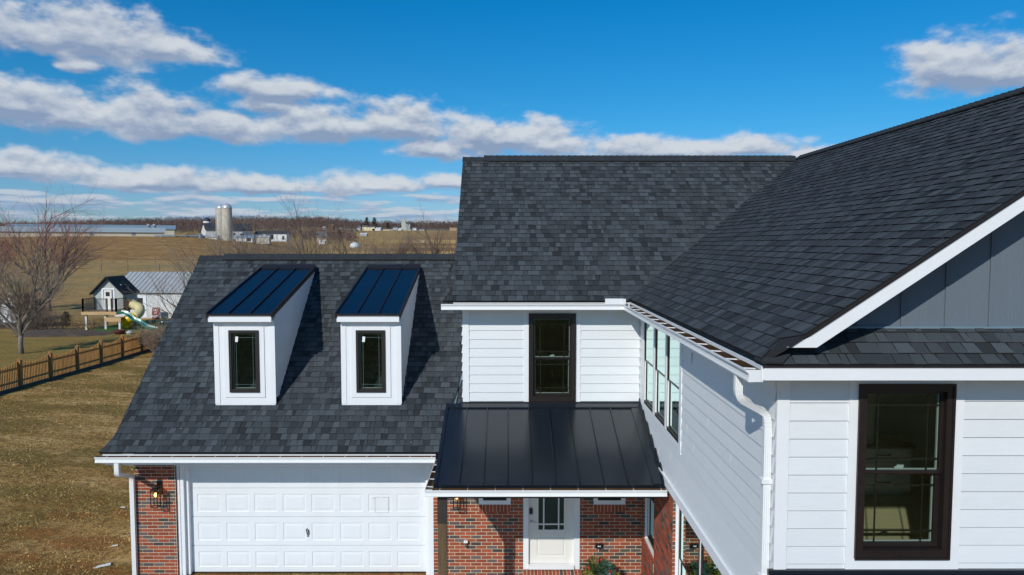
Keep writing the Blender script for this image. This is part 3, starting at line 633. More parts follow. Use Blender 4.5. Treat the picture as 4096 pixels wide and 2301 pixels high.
mb = MB(); mb.box(-1.752, -1.70, 14.46, 14.62, -6.9, -4.30); mb.box(-1.70, -1.585, 14.43, 14.60, -6.9, -4.25); mb.build('garage_door_jamb', M_trim, house)
mb = MB(); mb.box(-6.90, -1.585, 14.42, 14.66, -4.56, -4.20); mb.build('garage_door_header', M_trim, house)
mb = MB(); mb.box(-7.9, -1.30, 13.645, 14.42, -4.30, -4.27); mb.build('garage_soffit', M_soffit, house)
mb = MB(); mb.box(-7.93, -1.45, 13.622, 13.64, -4.27, -4.085); mb.build('garage_fascia', M_trim, house)

# front door ---------------------------------------------------------------
def front_door():
    mb = MB(); mb.box(0.274, 0.383, 14.385, 14.50, -6.74, -4.3); mb.box(1.326, 1.445, 14.385, 14.50, -6.74, -4.3); mb.build('door_casing', M_trim, house)
    FQ = front(14.46); x0, x1, z0, z1 = 0.383, 1.326, -6.64, -4.35; ga0, ga1, gz0, gz1 = 0.575, 1.135, -5.94, -4.55
    mb = MB()
    hs = [(ga0, ga1, gz0, gz1), (0.56, 1.15, -6.50, -6.07)]
    for s in cut(x0, x1, z0, z1, hs): mb.face([FQ(s[0], 0, s[2]), FQ(s[1], 0, s[2]), FQ(s[1], 0, s[3]), FQ(s[0], 0, s[3])])
    h = hs[1]; prev = None
    for ins, d in ((0, 0), (0.012, -0.010), (0.022, -0.010), (0.05, 0.0)):
        q = [FQ(h[0] + ins, d, h[2] + ins), FQ(h[1] - ins, d, h[2] + ins), FQ(h[1] - ins, d, h[3] - ins), FQ(h[0] + ins, d, h[3] - ins)]
        if prev:
            for k in range(4): mb.face([prev[k], prev[(k+1) % 4], q[(k+1) % 4], q[k]])
        prev = q
    mb.face(prev); dr = mb.build('front_door', M_door, house)
    mb = MB(); mb.ring(FQ, ga0 - 0.02, ga1 + 0.02, gz0 - 0.02, gz1 + 0.02, 0.035, -0.02, 0.014)
    for x in (ga0 + 0.125, ga1 - 0.125): mb.fbox(FQ, x - 0.014, x + 0.014, -0.02, 0.010, gz0 + 0.015, gz1 - 0.015)
    for z in (gz0 + 0.13, gz1 - 0.13): mb.fbox(FQ, ga0 + 0.015, ga1 - 0.015, -0.02, 0.0095, z - 0.014, z + 0.014)
    mb.build('door_light_frame', M_door, dr)
    mb = MB(); mb.face([FQ(ga0, -0.015, gz0), FQ(ga1, -0.015, gz0), FQ(ga1, -0.015, gz1), FQ(ga0, -0.015, gz1)]); mb.build('pane', G_glass, dr)
    room(house, FQ, x0, x1, z0, z1, 1.5, M_dark, M_dark, d0=0.03)
    mb = MB(); mb.prism([(0.035 * math.cos(R(a)), 0.045 * math.sin(R(a)) + (0.03 if a < 180 else -0.03)) for a in range(0, 360, 20)], lambda p, h: FQ(0.437 + p[0], h, -5.53 + p[1]), 0.0, 0.03); mb.build('keypad_lock', M_blk, dr)
    mb = MB(); mb.tube([FQ(0.437, 0.03, -5.60), FQ(0.437, 0.045, -5.60)], 0.022, 14); mb.build('lock_cylinder', M_chrome, dr)
    mb = MB(); mb.fbox(FQ, 0.405, 0.465, 0.0, 0.012, -5.79, -5.72); mb.fbox(FQ, 0.425, 0.55, 0.035, 0.05, -5.768, -5.745); mb.fbox(FQ, 0.425, 0.445, 0.012, 0.035, -5.768, -5.745); mb.build('handle', M_chrome, dr)
    mb = MB(); mb.box(0.384, 1.325, 14.33, 14.5, -6.72, -6.645); mb.build('threshold', M_trim, house)
    mb = MB(); rowlock(mb, front(14.39), 0.27, 1.47, -6.9, -6.742, -0.01, 0.16, 61); mb.build('door_step', BM, house)
front_door()

# porch ---------------------------------------------------------------------
def metal_roof(name, parent, x0, x1, yb, zb, yt, zt, seams, mt, pitch_w=0.0, th=0.03, rake=0.035, top=True, xr=None):
    mb = MB(); d = Vector((0, yt - yb, zt - zb)).normalized(); n = Vector((0, -d.z, d.y))
    P = lambda x, t, h: Vector((x, yb + (yt - yb) * t, zb + (zt - zb) * t)) + n * h
    mb.hexa([P(x0,0,-th),P(x1,0,-th),P(x1,1,-th),P(x0,1,-th),P(x0,0,0),P(x1,0,0),P(x1,1,0),P(x0,1,0)])
    ro = mb.build(name, mt, parent)
    mb = MB()
    for x in seams: mb.hexa([P(x-.012,0.004,0.001),P(x+.012,0.004,0.001),P(x+.012,.955,0.001),P(x-.012,.955,0.001),P(x-.006,0.004,.038),P(x+.006,0.004,.038),P(x+.006,.955,.038),P(x-.006,.955,.038)])
    mb.build('standing_seam', mt, ro)
    mb = MB()
    for (a, b) in ((x0 - rake * .5, x0 + rake * .6), (x1 - rake * .6, x1 + rake * .5)):
        mb.hexa([P(a,-0.004,-th-.045),P(b,-0.004,-th-.045),P(b,1,-th-.045),P(a,1,-th-.045),P(a,-0.004,.034),P(b,-0.004,.034),P(b,1,.034),P(a,1,.034)])
    mb.hexa([P(x0 + rake*.6,-.006,-th-.03),P(x1 - rake*.6,-.006,-th-.03),P(x1 - rake*.6,.006,-th-.03),P(x0 + rake*.6,.006,-th-.03),P(x0 + rake*.6,-.006,.004),P(x1 - rake*.6,-.006,.004),P(x1 - rake*.6,.006,.003),P(x0 + rake*.6,.006,.003)])
    mb.build('edge_trim', M_blk if mt is M_metal_navy else mt, ro)
    if top:
        mb = MB(); mb.hexa([P(x0+rake*.6,.975,.002),P(x1-rake*.6,.975,.002),P(x1-rake*.6,1.01,.002),P(x0+rake*.6,1.01,.002),P(x0+rake*.6,.975,.031),P(x1-rake*.6,.975,.031),P(x1-rake*.6,1.01,.06),P(x0+rake*.6,1.01,.06)]); mb.build('top_flashing', M_blk if mt is M_metal_navy else mt, ro)
    return ro, P
pz = lambda y: -4.085 + (y - 11.87) * (0.83 / 2.48)
ro, PP = metal_roof('porch_roof', house, -1.275, 2.63, 11.87, -4.085, 14.33, pz(14.33), [-1.275 + 0.412 * k for k in range(1, 9)], M_metal, rake=0.05, top=False)
mb = MB(); mb.box(-0.975, 2.64, 14.33, 14.397, -3.262, -3.212); mb.box(-1.26, 2.64, 14.27, 14.36, pz(14.3) + 0.002, -3.262)
mb.hexa([PP(-1.25,.94,.003),PP(2.6,.94,.003),PP(2.6,.998,.003),PP(-1.25,.998,.003),PP(-1.25,.94,.030),PP(2.6,.94,.030),PP(2.6,.998,.030),PP(-1.25,.998,.030)])
mb.build('wall_flashing', M_metal, ro)
mb = MB()                                    # wide side flashing against the wing wall, stepped upper edge
mb.hexa([PP(2.44,0.0,.003),PP(2.615,0.0,.003),PP(2.615,.94,.003),PP(2.44,.94,.003),PP(2.44,0.0,.022),PP(2.615,0.0,.022),PP(2.615,.94,.022),PP(2.44,.94,.022)])
for k in range(6):
    t0, t1 = k / 6, (k + 1) / 6
    mb.hexa([PP(2.616,t0,0),PP(2.637,t0,0),PP(2.637,t1,0),PP(2.616,t1,0),PP(2.616,t0,.05),PP(2.637,t0,.05),PP(2.637,t1,.15),PP(2.616,t1,.15)])
mb.build('step_flashing', M_metal, ro)
mb = MB(); mb.prism([(14.39, -3.36), (11.95, -4.20), (11.95, -4.32), (14.39, -4.28)], lambda p, h: (h, p[0], p[1]), -1.24, 2.62); mb.build('porch_ceiling', M_soffit, house)
mb = MB(); mb.box(-1.245, 2.64, 11.90, 11.925, -4.27, -4.13); mb.build('porch_fascia', M_trim, house)
mb = MB(); mb.box(-1.24, 2.62, 11.93, 12.07, -4.34, -4.22); mb.build('porch_beam', M_woodb, house)
mb = MB(); mb.box(-1.238, -1.087, 11.93, 12.08, -6.9, -4.34); po = mb.build('porch_post', M_wood, house)
mb = MB(); mb.prism([(12.081, -4.34), (12.35, -4.34), (12.081, -4.66)], lambda p, h: (h, p[0], p[1]), -1.225, -1.10); mb.box(-1.245, -1.08, 11.922, 12.0, -4.78, -4.34)
mb.build('post_bracket', M_woodb, po)
mb = MB(); mb.box(-1.0, 2.7, 11.6, 14.38, -6.96, -6.86); mb.build('porch_floor', mat('porch_concrete', (0.42, 0.40, 0.37), 0.9, 0.1, 4, bump=0.2, bscale=50), house)
# triangular flashing piece at the corner board foot
mb = MB(); mb.prism([(-1.16, -3.30), (-1.12, -3.31), (-0.985, -2.62), (-0.985, -2.75)], lambda p, h: (p[0], h, p[1]), 14.32, 14.325); mb.build('kickout_flashing', M_greytrim, house)

# dormers ---------------------------------------------------------------------
def dormer(x0, x1, seed, lbl):
    yf = 14.45; yt = 17.55; zf = -1.40; zt = -0.565
    rz = lambda y: zf + (zt - zf) * (y - 14.28) / (17.5 - 14.28)
    FDm = front(yf); hole = (x0 + 0.31, x1 - 0.31, -3.03, -1.75)
    mb = MB()
    for s in cut(x0, x1, -3.30, rz(yf) - 0.03, [hole]): mb.face([FDm(s[0], 0, s[2]), FDm(s[1], 0, s[2]), FDm(s[1], 0, s[3]), FDm(s[0], 0, s[3])])
    dm = mb.build('dormer', M_trim, house); tag(dm, lbl)
    # side walls with lap siding, following roof planes
    for sx, nx in ((x1, 1), (x0, -1)):
        mb = MB(); e = 0.178; z = -3.32
        while z < -0.6:
            zb_, zt_ = z, z + e
            ys = lambda zz: 13.6 + (zz + 4.038) / 0.8482      # where the roof plane is
            yr = lambda zz: 14.28 + (zz + 0.04 - zf) / (zt - zf) * 3.22   # where dormer roof comes down
            ya0, ya1 = yf, yf
            if zb_ > rz(yf) - 0.04: ya0 = max(yf, yr(zb_))
            if zt_ > rz(yf) - 0.04: ya1 = max(yf, yr(zt_))
            yb0, yb1 = ys(zb_), ys(zt_)
            if yb0 > ya0 and yb1 > ya1 - 0.3:
                yb1 = max(yb1, ya1)
                d0, d1 = 0.014 * nx, 0.003 * nx
                mb.face([(sx + d0, ya0, zb_), (sx + d0, yb0, zb_), (sx + d1, yb1, zt_), (sx + d1, ya1, zt_)], rnd.uniform(-.02, .01))
                mb.face([(sx, ya0, zb_), (sx, yb0, zb_), (sx + d0, yb0, zb_), (sx + d0, ya0, zb_)])
            z += e
        mb.build('side_siding', M_side, dm)
    mb = MB(); mb.ring(FDm, x0 + 0.20, x1 - 0.205, -3.135, -1.675, 0.107, 0.0, 0.018); mb.build('window_trim', M_trim, dm)
    mb = MB(); mb.fbox(FDm, x0 - 0.002, x0 + 0.10, 0.0, 0.012, -3.27, -1.44); mb.build('corner_board', M_trim, dm)
    mb = MB(); mb.fbox(FDm, x1 - 0.10, x1 + 0.015, 0.0, 0.012, -3.27, -1.44); mb.build('corner_board', M_trim, dm)
    mb = MB(); mb.box(x0 - 0.045, x1 + 0.0, 14.29, 14.315, -1.565, -1.425); mb.box(x0 - 0.045, x1 + 0.0, 14.315, 14.44, -1.56, -1.53); mb.build('fascia', M_trim, dm)
    # roof (as one object of the dormer)
    mb = MB(); X0, X1 = x0 - 0.06, x1 + 0.025; d = Vector((0, 3.22, zt - zf)).normalized(); n = Vector((0, -d.z, d.y))
    P = lambda x, t, h: Vector((x, 14.265 + 3.26 * t, zf + 0.0 + (zt - zf) * t)) + n * h
    mb.hexa([P(X0,0,-.025),P(X1,0,-.025),P(X1,1,-.025),P(X0,1,-.025),P(X0,0,0),P(X1,0,0),P(X1,1,0),P(X0,1,0)])
    for k in (1, 2):
        x = X0 + (X1 - X0) * k / 3; mb.hexa([P(x-.008,.003,0.001),P(x+.008,.003,0.001),P(x+.008,.985,0.001),P(x-.008,.985,0.001),P(x-.008,.003,.030),P(x+.008,.003,.030),P(x+.008,.985,.030),P(x-.008,.985,.030)], 0, 1)
    for a, b in ((X0 - .012, X0 + .022), (X1 - .022, X1 + .012)): mb.hexa([P(a,-.004,-.075),P(b,-.004,-.075),P(b,1.01,-.075),P(a,1.01,-.075),P(a,-.004,.034),P(b,-.004,.034),P(b,1.01,.034),P(a,1.01,.034)], 0, 1)
    mb.hexa([P(X0+.023,.955,.002),P(X1-.023,.955,.002),P(X1-.023,1.02,.002),P(X0+.023,1.02,.002),P(X0+.023,.955,.028),P(X1-.023,.955,.028),P(X1-.023,1.02,.05),P(X0+.023,1.02,.05)], 0, 1)
    mb.hexa([P(X0+.023,-.006,-.03),P(X1-.023,-.006,-.03),P(X1-.023,.005,-.03),P(X0+.023,.005,-.03),P(X0+.023,-.006,.003),P(X1-.023,-.006,.003),P(X1-.023,.005,.002),P(X0+.023,.005,.002)], 0, 1)
    mb.build('dormer_roof', [M_metal_navy, M_blk], dm)
    mb = MB(); mb.ring(FDm, hole[0], hole[1], hole[2], hole[3], 0.055, -0.06, 0.045); mb.ring(FDm, hole[0] + .055, hole[1] - .055, hole[2] + .055, hole[3] - .055, 0.022, -0.05, 0.02); mb.build('window_frame', M_blk, dm)
    i = (hole[0] + .075, hole[1] - .075, hole[2] + .075, hole[3] - .075)
    mb = MB(); mb.face([FDm(i[0], 0, i[2]), FDm(i[1], 0, i[2]), FDm(i[1], 0, i[3]), FDm(i[0], 0, i[3])]); mb.build('window_pane', G_glass, dm)
    mb = MB()
    for q in (i[0] + .06, i[1] - .06): mb.fbox(FDm, q - .004, q + .004, -.02, -.012, i[2], i[3])
    for q in (i[2] + .08, i[3] - .08): mb.fbox(FDm, i[0], i[1], -.021, -.011, q - .004, q + .004)
    mb.build('window_grille', M_greytrim, dm)
    mb = MB(); mb.ring(FDm, i[0], i[1], i[2], i[3], 0.012, -.06, -.04); mb.build('window_inner_jamb', M_inner, dm)
    mb = MB(); mb.prism([(0, 0), (0.055, -0.005), (0.065, 0.105), (0.012, 0.11)], lambda p, h: FDm(i[0] + 0.045 + p[0], h, i[3] - 0.165 + p[1]), 0.003, 0.005); mb.build('window_sticker', M_sticker, dm)
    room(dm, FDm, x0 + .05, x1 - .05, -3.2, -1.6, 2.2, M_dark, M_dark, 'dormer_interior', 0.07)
dormer(-6.05, -4.82, 1, 'dormer with navy metal shed roof farther from the porch')
dormer(-3.455, -2.24, 2, 'dormer with navy metal shed roof nearer the porch')

# gutters ------------------------------------------------------------------------
GP = [(0, 0.0), (0, -0.113), (0.100, -0.116), (0.112, -0.110), (0.112, -0.094), (0.106, -0.090), (0.102, -0.055), (0.110, -0.030), (0.118, -0.022), (0.124, -0.020), (0.128, -0.016), (0.128, 0.0), (0.118, 0.002)]
def gutter(fn, L0, L1, step=0.6, off=0.2, ends=(True, True), name='gutter', lab=None):
    """fn(s, d, z): s along, d outward, z relative to lip"""
    mb = MB(); n = len(GP)
    for k in range(n - 1):
        a, b = GP[k], GP[k+1]; mb.face([fn(L0, *a), fn(L1, *a), fn(L1, *b), fn(L0, *b)], 0, 0)
    inn = [(0.003, 0.0), (0.003, -0.075), (0.098, -0.078), (0.100, -0.05), (0.112, -0.012), (0.116, 0.0)]
    for k in range(5):
        a, b = inn[k], inn[k+1]; mb.face([fn(L0, *a), fn(L1, *a), fn(L1, *b), fn(L0, *b)], 0, 1)
    for e, s in zip(ends, (L0, L1)):
        if e: mb.face([fn(s, *p) for p in GP], 0, 0)
    g = mb.build(name, [M_gut, M_gutin], house)
    if lab: tag(g, lab)
    s = min(L0, L1) + off
    while s < max(L0, L1) - 0.03:
        m2 = MB(); m2.hexa([fn(s-.006,.004,-.022),fn(s+.006,.004,-.022),fn(s+.006,.120,-.014),fn(s-.006,.120,-.014),fn(s-.006,.004,-.010),fn(s+.006,.004,-.010),fn(s+.006,.120,-.002),fn(s-.006,.120,-.002)])
        m2.build('gutter_hanger', M_gut, g); s += step
    return g
gutter(lambda s, d, z: (s, 13.62 - d, -4.105 + z), -8.02, -1.44, 0.42, 0.2, (True, False), lab='long white gutter under the garage roof')
gutter(lambda s, d, z: (s, 13.985 - d, -1.172 + z), -1.35, 2.24, 0.40, 0.15, (True, True), lab='white gutter over the upper front wall')
gutter(lambda s, d, z: (s, 11.88 - d, -4.145 + z), -1.44, 2.655, 0.47, 0.25, (True, True), lab='white gutter along the front of the porch roof')
gutter(lambda s, d, z: (-1.315 - d, s, -4.143 + z), 11.80, 13.50, 0.40, 0.18, (True, False), lab='short white side gutter joining the garage and porch gutters')
gutter(lambda s, d, z: (2.352 - d * 1.15, s, -1.172 + z), 6.58, 13.92, 0.555, 0.16, (True, False), lab='white gutter with brown reflections inside along the right wing')
mb = MB(); mb.box(1.86, 2.19, 13.845, 13.86, -1.172, -1.06); mb.box(2.18, 2.26, 13.82, 13.835, -1.172, -1.065); mb.face([(2.19, 13.86, -1.06), (2.26, 13.82, -1.065), (2.26, 13.82, -1.17), (2.19, 13.86, -1.17)])
mb.box(1.86, 2.19, 13.8601, 14.02, -1.175, -1.165); mb.build('gutter_splash_guard', M_gut, house)
def downspout(pts, w, d, name='downspout', bands=()):
    """rectangular corrugated pipe along points, with rounded elbows"""
    P = [Vector(p) for p in pts]; path = [P[0]]
    for k in range(1, len(P) - 1):
        a, b, c = P[k-1], P[k], P[k+1]; r = 0.07; p1 = b + (a - b).normalized() * min(r, (a-b).length * .45); p2 = b + (c - b).normalized() * min(r, (c-b).length * .45)
        for t in range(7): t /= 6; path.append(p1 * (1-t)**2 + b * 2 * t * (1-t) + p2 * t * t)
    path.append(P[-1]); mb = MB()
    prof = []
    for k in range(8): prof.append((-w/2 + w * k / 7, -d/2 + (0.004 if k % 2 else 0)))
    for k in range(8): prof.append((w/2 - w * k / 7, d/2 - (0.004 if k % 2 else 0)))
    n = len(prof); i0 = 0; up = None
    for k, p in enumerate(path):
        t = (path[min(k+1, len(path)-1)] - path[max(k-1, 0)]).normalized()
        x = Vector((0, 1, 0)) if name == 'side' else Vector((1, 0, 0)); x = (x - t * x.dot(t)).normalized() if abs(x.dot(t)) < 0.95 else Vector((0, 1, 0)); y = t.cross(x).normalized()
        sc_ = 1.0 + (0.05 if 0 < k < len(path)-1 and k % 2 else 0)
        for a, b in prof: mb.v.append(tuple(p + x * a * sc_ + y * b * sc_))
    for k in range(len(path) - 1): mb.idx(k * n, [(j, (j+1) % n, n + (j+1) % n, n + j) for j in range(n)])
    mb.idx(0, [tuple(range(n))]); mb.idx((len(path)-1) * n, [tuple(range(n))])
    return mb.build('downspout', M_gut, house)
dsp = downspout([(-7.62, 13.56, -4.21), (-7.62, 13.56, -4.47), (-7.73, 14.28, -4.72), (-7.76, 14.34, -4.80), (-7.765, 14.35, -6.9)], 0.085, 0.07)
dsp2 = downspout([(2.27, 7.0, -1.28), (2.27, 7.0, -1.52), (2.585, 7.10, -1.70), (2.605, 7.10, -1.80), (2.605, 7.10, -6.9)], 0.070, 0.066)
for z in (-2.42, -3.42):
    mb = MB(); mb.box(2.545, 2.66, 7.05, 7.15, z, z + 0.045); mb.build('downspout_strap', M_gut, dsp2)

# spigot and socket on the brick
mb = MB(); mb.tube([FP(-0.915, 0.0, -6.16), FP(-0.915, 0.06, -6.16), FP(-0.915, 0.09, -6.19), FP(-0.915, 0.09, -6.23)], 0.018, 8); sg = mb.build('hose_tap', mat('tap_green', (0.04, 0.12, 0.09), 0.5), house)
mb = MB(); mb.fbox(FP, -0.955, -0.875, 0.03, 0.09, -6.15, -6.11); mb.build('tap_cover', M_trim, sg)
mb = MB(); mb.prism([(-.08, -.04), (-.06, -.05), (.06, -.05), (.08, -.04), (.08, .04), (.06, .05), (-.06, .05), (-.08, .04)], lambda p, h: FP(1.845 + p[0], h, -6.235 + p[1]), 0.006, 0.05); sk = mb.build('outdoor_socket', M_brz, house)
for q in (-0.019, 0.016):
    mb = MB(); mb.tube([FP(1.845 + q, 0.05, -6.235), FP(1.845 + q, 0.056, -6.235)], 0.013, 12); mb.build('indicator', M_trim, sk)

# ------------------------------------------------------------------ wall lanterns
def lantern(x, zt, lbl):
    """black box lantern; zt = top of the cage"""
    t = thing('wall_lantern', lbl, 'wall lamp', (x, 14.4, zt + 0.0), 'black box lanterns on the brick')
    s = 0.072; y0, y1 = 14.13, 14.275; zb = zt - 0.36
    mb = MB()
    for a in (-s, s - 0.014):
        for b in (y0, y1 - 0.014): mb.box(x + a, x + a + 0.014, b, b + 0.014, zb, zt)
    for z in (zb, zt - 0.014):
        mb.box(x - s + .014, x + s - .014, y0 + .0005, y0 + .0135, z, z + 0.0135); mb.box(x - s + .014, x + s - .014, y1 - .0135, y1 - .0005, z, z + 0.0135)
        mb.box(x - s + .0005, x - s + .0135, y0 + .014, y1 - .014, z, z + 0.0135); mb.box(x + s - .0135, x + s - .0005, y0 + .014, y1 - .014, z, z + 0.0135)
    mb.build('cage', M_blk, t)
    mb = MB(); mb.box(x - s - .003, x + s + .003, y0 - .003, y1 + .003, zt, zt + 0.014); mb.build('cap', M_blk, t)
    mb = MB(); mb.box(x - 0.055, x + 0.055, 14.372, 14.392, zt - 0.16, zt + 0.10); mb.build('backplate', M_blk, t)
    mb = MB(); mb.tube([(x, 14.372, zt + 0.05), (x, 14.28, zt + 0.065), (x, 14.205, zt + 0.055), (x, 14.205, zt + 0.01)], 0.011, 8); mb.build('arm', M_blk, t)
    mb = MB(); mb.tube([(x, 14.205, zt), (x, 14.205, zt - 0.07)], [0.018, 0.020], 10); mb.build('socket', M_blk, t)
    mb = MB(); mb.lathe((x, 14.205, zt - 0.155), [(0.004, 0), (0.022, 0.012), (0.028, 0.035), (0.022, 0.06), (0.014, 0.085)], 12); mb.build('bulb', M_bulb, t, True)
    for k, q in enumerate([[(x-s+.007,y0+.007),(x+s-.007,y0+.007)], [(x-s+.007,y0+.007),(x-s+.007,y1-.007)], [(x+s-.007,y0+.007),(x+s-.007,y1-.007)]]):
        mb = MB(); (a, b), (c, d) = q; mb.face([(a,b,zb+.01),(c,d,zb+.01),(c,d,zt-.01),(a,b,zt-.01)]); mb.build('glass', G_clear, t)
lantern(-7.22, -4.98, 'lit black box lantern on the brick pillar left of the garage door')
lantern(-1.085, -5.03, 'lit black box lantern under the porch gutter beside the wooden post')

# ------------------------------------------------------------------ planter by the door
def leaf_cluster(mb, c, n, size, r, spread, up=0.3, tonev=0.3, m=0):
    for _ in range(n):
        d = Vector((r.gauss(0, 1), r.gauss(0, 1), abs(r.gauss(0, 1)) * 0.8 + up)).normalized(); p = Vector(c) + d * spread * r.uniform(0.2, 1)
        s = d.cross(Vector((r.random(), r.random(), r.random()))).normalized() * size * 0.14; e = p + d * size * r.uniform(.6, 1.2) + Vector((0, 0, -size * .2))
        mb.face([p - s, p + s, e + s * .3, e - s * .3], r.uniform(-tonev, tonev), m)
def planter():
    c = (1.77, 13.75, -6.86); r = random.Random(3)
    t = thing('planter', 'winter planter of evergreen boughs, red berries and snowy pine cones by the front door', 'planter', c)
    mb = MB(); mb.lathe(c, [(0.13, 0), (0.15, 0.03), (0.11, 0.06), (0.17, 0.14), (0.22, 0.26), (0.24, 0.27), (0.20, 0.28)], 20); mb.build('urn', M_blk, t, True)
    G1 = mat('fir_boughs', (0.035, 0.075, 0.018), 0.7, 0.3, 30, tone=1.0); G2 = mat('blue_spruce_boughs', (0.07, 0.14, 0.10), 0.7, 0.3, 30, tone=1.0); G3 = mat('golden_cedar_boughs', (0.26, 0.27, 0.035), 0.7, 0.3, 30, tone=1.0)
    mb = MB(); z0 = c[2] + 0.27
    for _ in range(46):
        a = r.uniform(0, 2 * math.pi); rr = r.uniform(0.04, 0.27); h = r.uniform(0.03, 0.26) * (1.1 - rr); q = (c[0] + rr * math.cos(a), c[1] + rr * math.sin(a), z0 + h)
        leaf_cluster(mb, q, 45, 0.07, r, 0.075, 0.2, 0.4, 0)
    mb.build('fir_boughs', G1, t)
    mb = MB()
    for _ in range(16): leaf_cluster(mb, (c[0] + r.uniform(0.02, 0.22), c[1] + r.uniform(-.2, .05), z0 + r.uniform(0.10, 0.27)), 60, 0.08, r, 0.07, .2, .35)
    mb.build('spruce_boughs', G2, t)
    mb = MB()
    for sg in (-1, 1):
        for _ in range(10): leaf_cluster(mb, (c[0] + sg * r.uniform(0.14, 0.33), c[1] + r.uniform(-.28, -.05), z0 + r.uniform(-0.02, 0.14)), 55, 0.07, r, 0.06, .1, .35)
    mb.build('cedar_boughs', G3, t)
    RB = mat('red_berries', (0.62, 0.02, 0.015), 0.3, 0.1, 20); mb = MB()
    for (dx, dz, dy) in ((-0.21, 0.22, -.15), (0.0, 0.10, -.27), (0.19, 0.18, -.2), (0.04, 0.31, .0)):
        for _ in range(9): q = (c[0] + dx + r.gauss(0, .018), c[1] + dy + r.gauss(0, .015), z0 + dz + r.gauss(0, .02)); mb.lathe(q, [(0.001, 0), (0.010, .004), (0.013, .012), (0.008, .021), (0.001, .024)], 8)
    mb.build('red_berries', RB, t, True)
    PC = mat('frosted_pine_cone', (0.16, 0.12, 0.10), 0.8, 0.6, 60, col2=(0.75, 0.75, 0.78))
    for (dx, dz, dy) in ((-0.22, 0.11, -.24), (0.07, 0.05, -.30), (0.17, 0.13, -.25)):
        mb = MB(); q = Vector((c[0] + dx, c[1] + dy, z0 + dz))
        for k in range(60):
            a = k * 2.4; h = k / 60; rr = 0.032 * math.sin(math.pi * (0.15 + 0.8 * h)); p = q + Vector((rr * math.cos(a), rr * math.sin(a), h * 0.075 - .03)); o = Vector((math.cos(a), math.sin(a), 0.5)) * 0.014; s = Vector((-math.sin(a), math.cos(a), 0)) * 0.008
            mb.face([p - s, p + s, p + o + s * .6, p + o - s * .6])
        mb.build('pine_cone', PC, t)
    ST = mat('dried_stems', (0.42, 0.27, 0.12), 0.9, 0.2, 30); mb = MB()
    for k in range(12):
        a = r.uniform(-.14, .06); mb.tube([(c[0] + a * .4 - .05, c[1], z0 + .12), (c[0] + a - .06, c[1] - .02, z0 + r.uniform(.34, .50))], [0.006, 0.003], 4)
    mb.build('dried_stems', ST, t)
planter()

# ------------------------------------------------------------------ terrain
YK = [-3000, -50, 60, 100, 142, 185, 300, 400, 500, 700, 900, 1050, 1300, 2000, 9000]
AK = [-0.75, -0.45, -0.38, -0.28, -0.20, -0.10, 0.6]
TZ = {-0.75: [-8,-7,-6.4,-6.2,-5.7,-4.9,-.2,4.7,5.6,6,8,17,22,20,30],
      -0.45: [-8,-7,-6.4,-6.2,-5.7,-4.9,-.4,4.3,5.4,6,14,25,27,22,30],
      -0.38: [-8,-7,-6.4,-6.3,-6.0,-5.5,-2.3,1.8,3.3,6,15,26,28,24,30],
      -0.28: [-8,-7,-6.4,-6.5,-6.7,-6.8,-6.2,-4.0,-1.5,5,17,26,28,24,30],
      -0.20: [-8,-7,-6.4,-6.6,-6.9,-7,-6.6,-5,-2.2,6,14,20.3,25,25,32],
      -0.10: [-8,-7,-6.4,-6.6,-6.9,-7,-6.6,-5,-2.2,6,14,20.3,25,26,34],
      0.60: [-8,-7,-6.4,-6.6,-6.9,-7,-6.6,-5,-2.2,6,14,20,24,26,34]}
def sst(t): t = max(0.0, min(1.0, t)); return t * t * (3 - 2 * t)
def ipol(K, V, x):
    if x <= K[0]: return V[0]
    for i in range(len(K) - 1):
        if x <= K[i+1]: return V[i] + (V[i+1] - V[i]) * (x - K[i]) / (K[i+1] - K[i])
    return V[-1]
def ground(x, y):
    a = x / max(y, 60.0)
    a = max(-0.75, min(0.6, a)); k = 0
    while k < len(AK) - 2 and a > AK[k+1]: k += 1
    t = sst((a - AK[k]) / (AK[k+1] - AK[k])); z = ipol(YK, TZ[AK[k]], y) * (1 - t) + ipol(YK, TZ[AK[k+1]], y) * t
    if y < 60:
        near = max(sst((-x - 8) / 12), sst((y - 24) / 20)); z = -6.92 + 0.52 * near
    if y > 80: z += 0.25 * math.sin(x * 0.021 + 1) * math.sin(y * 0.017) * min(1, (y - 80) / 100)
    elif y > 24: z += 0.05 * math.sin(x * 0.4) * math.cos(y * 0.33) * min(1, (y - 24) / 10)
    return z
def stubble(x, y):
    a = x / max(y, 60.0)
    # the corn stubble begins along the far pasture fence
    edge = 190 + (a + 0.72) * 20 if a < -0.5 else 194 - (a + 0.5) * 60
    s = sst((y - edge) / 5) * (1 - sst((y - 520) / 60)); s *= 1 - sst((a + 0.33) / 0.04); return s
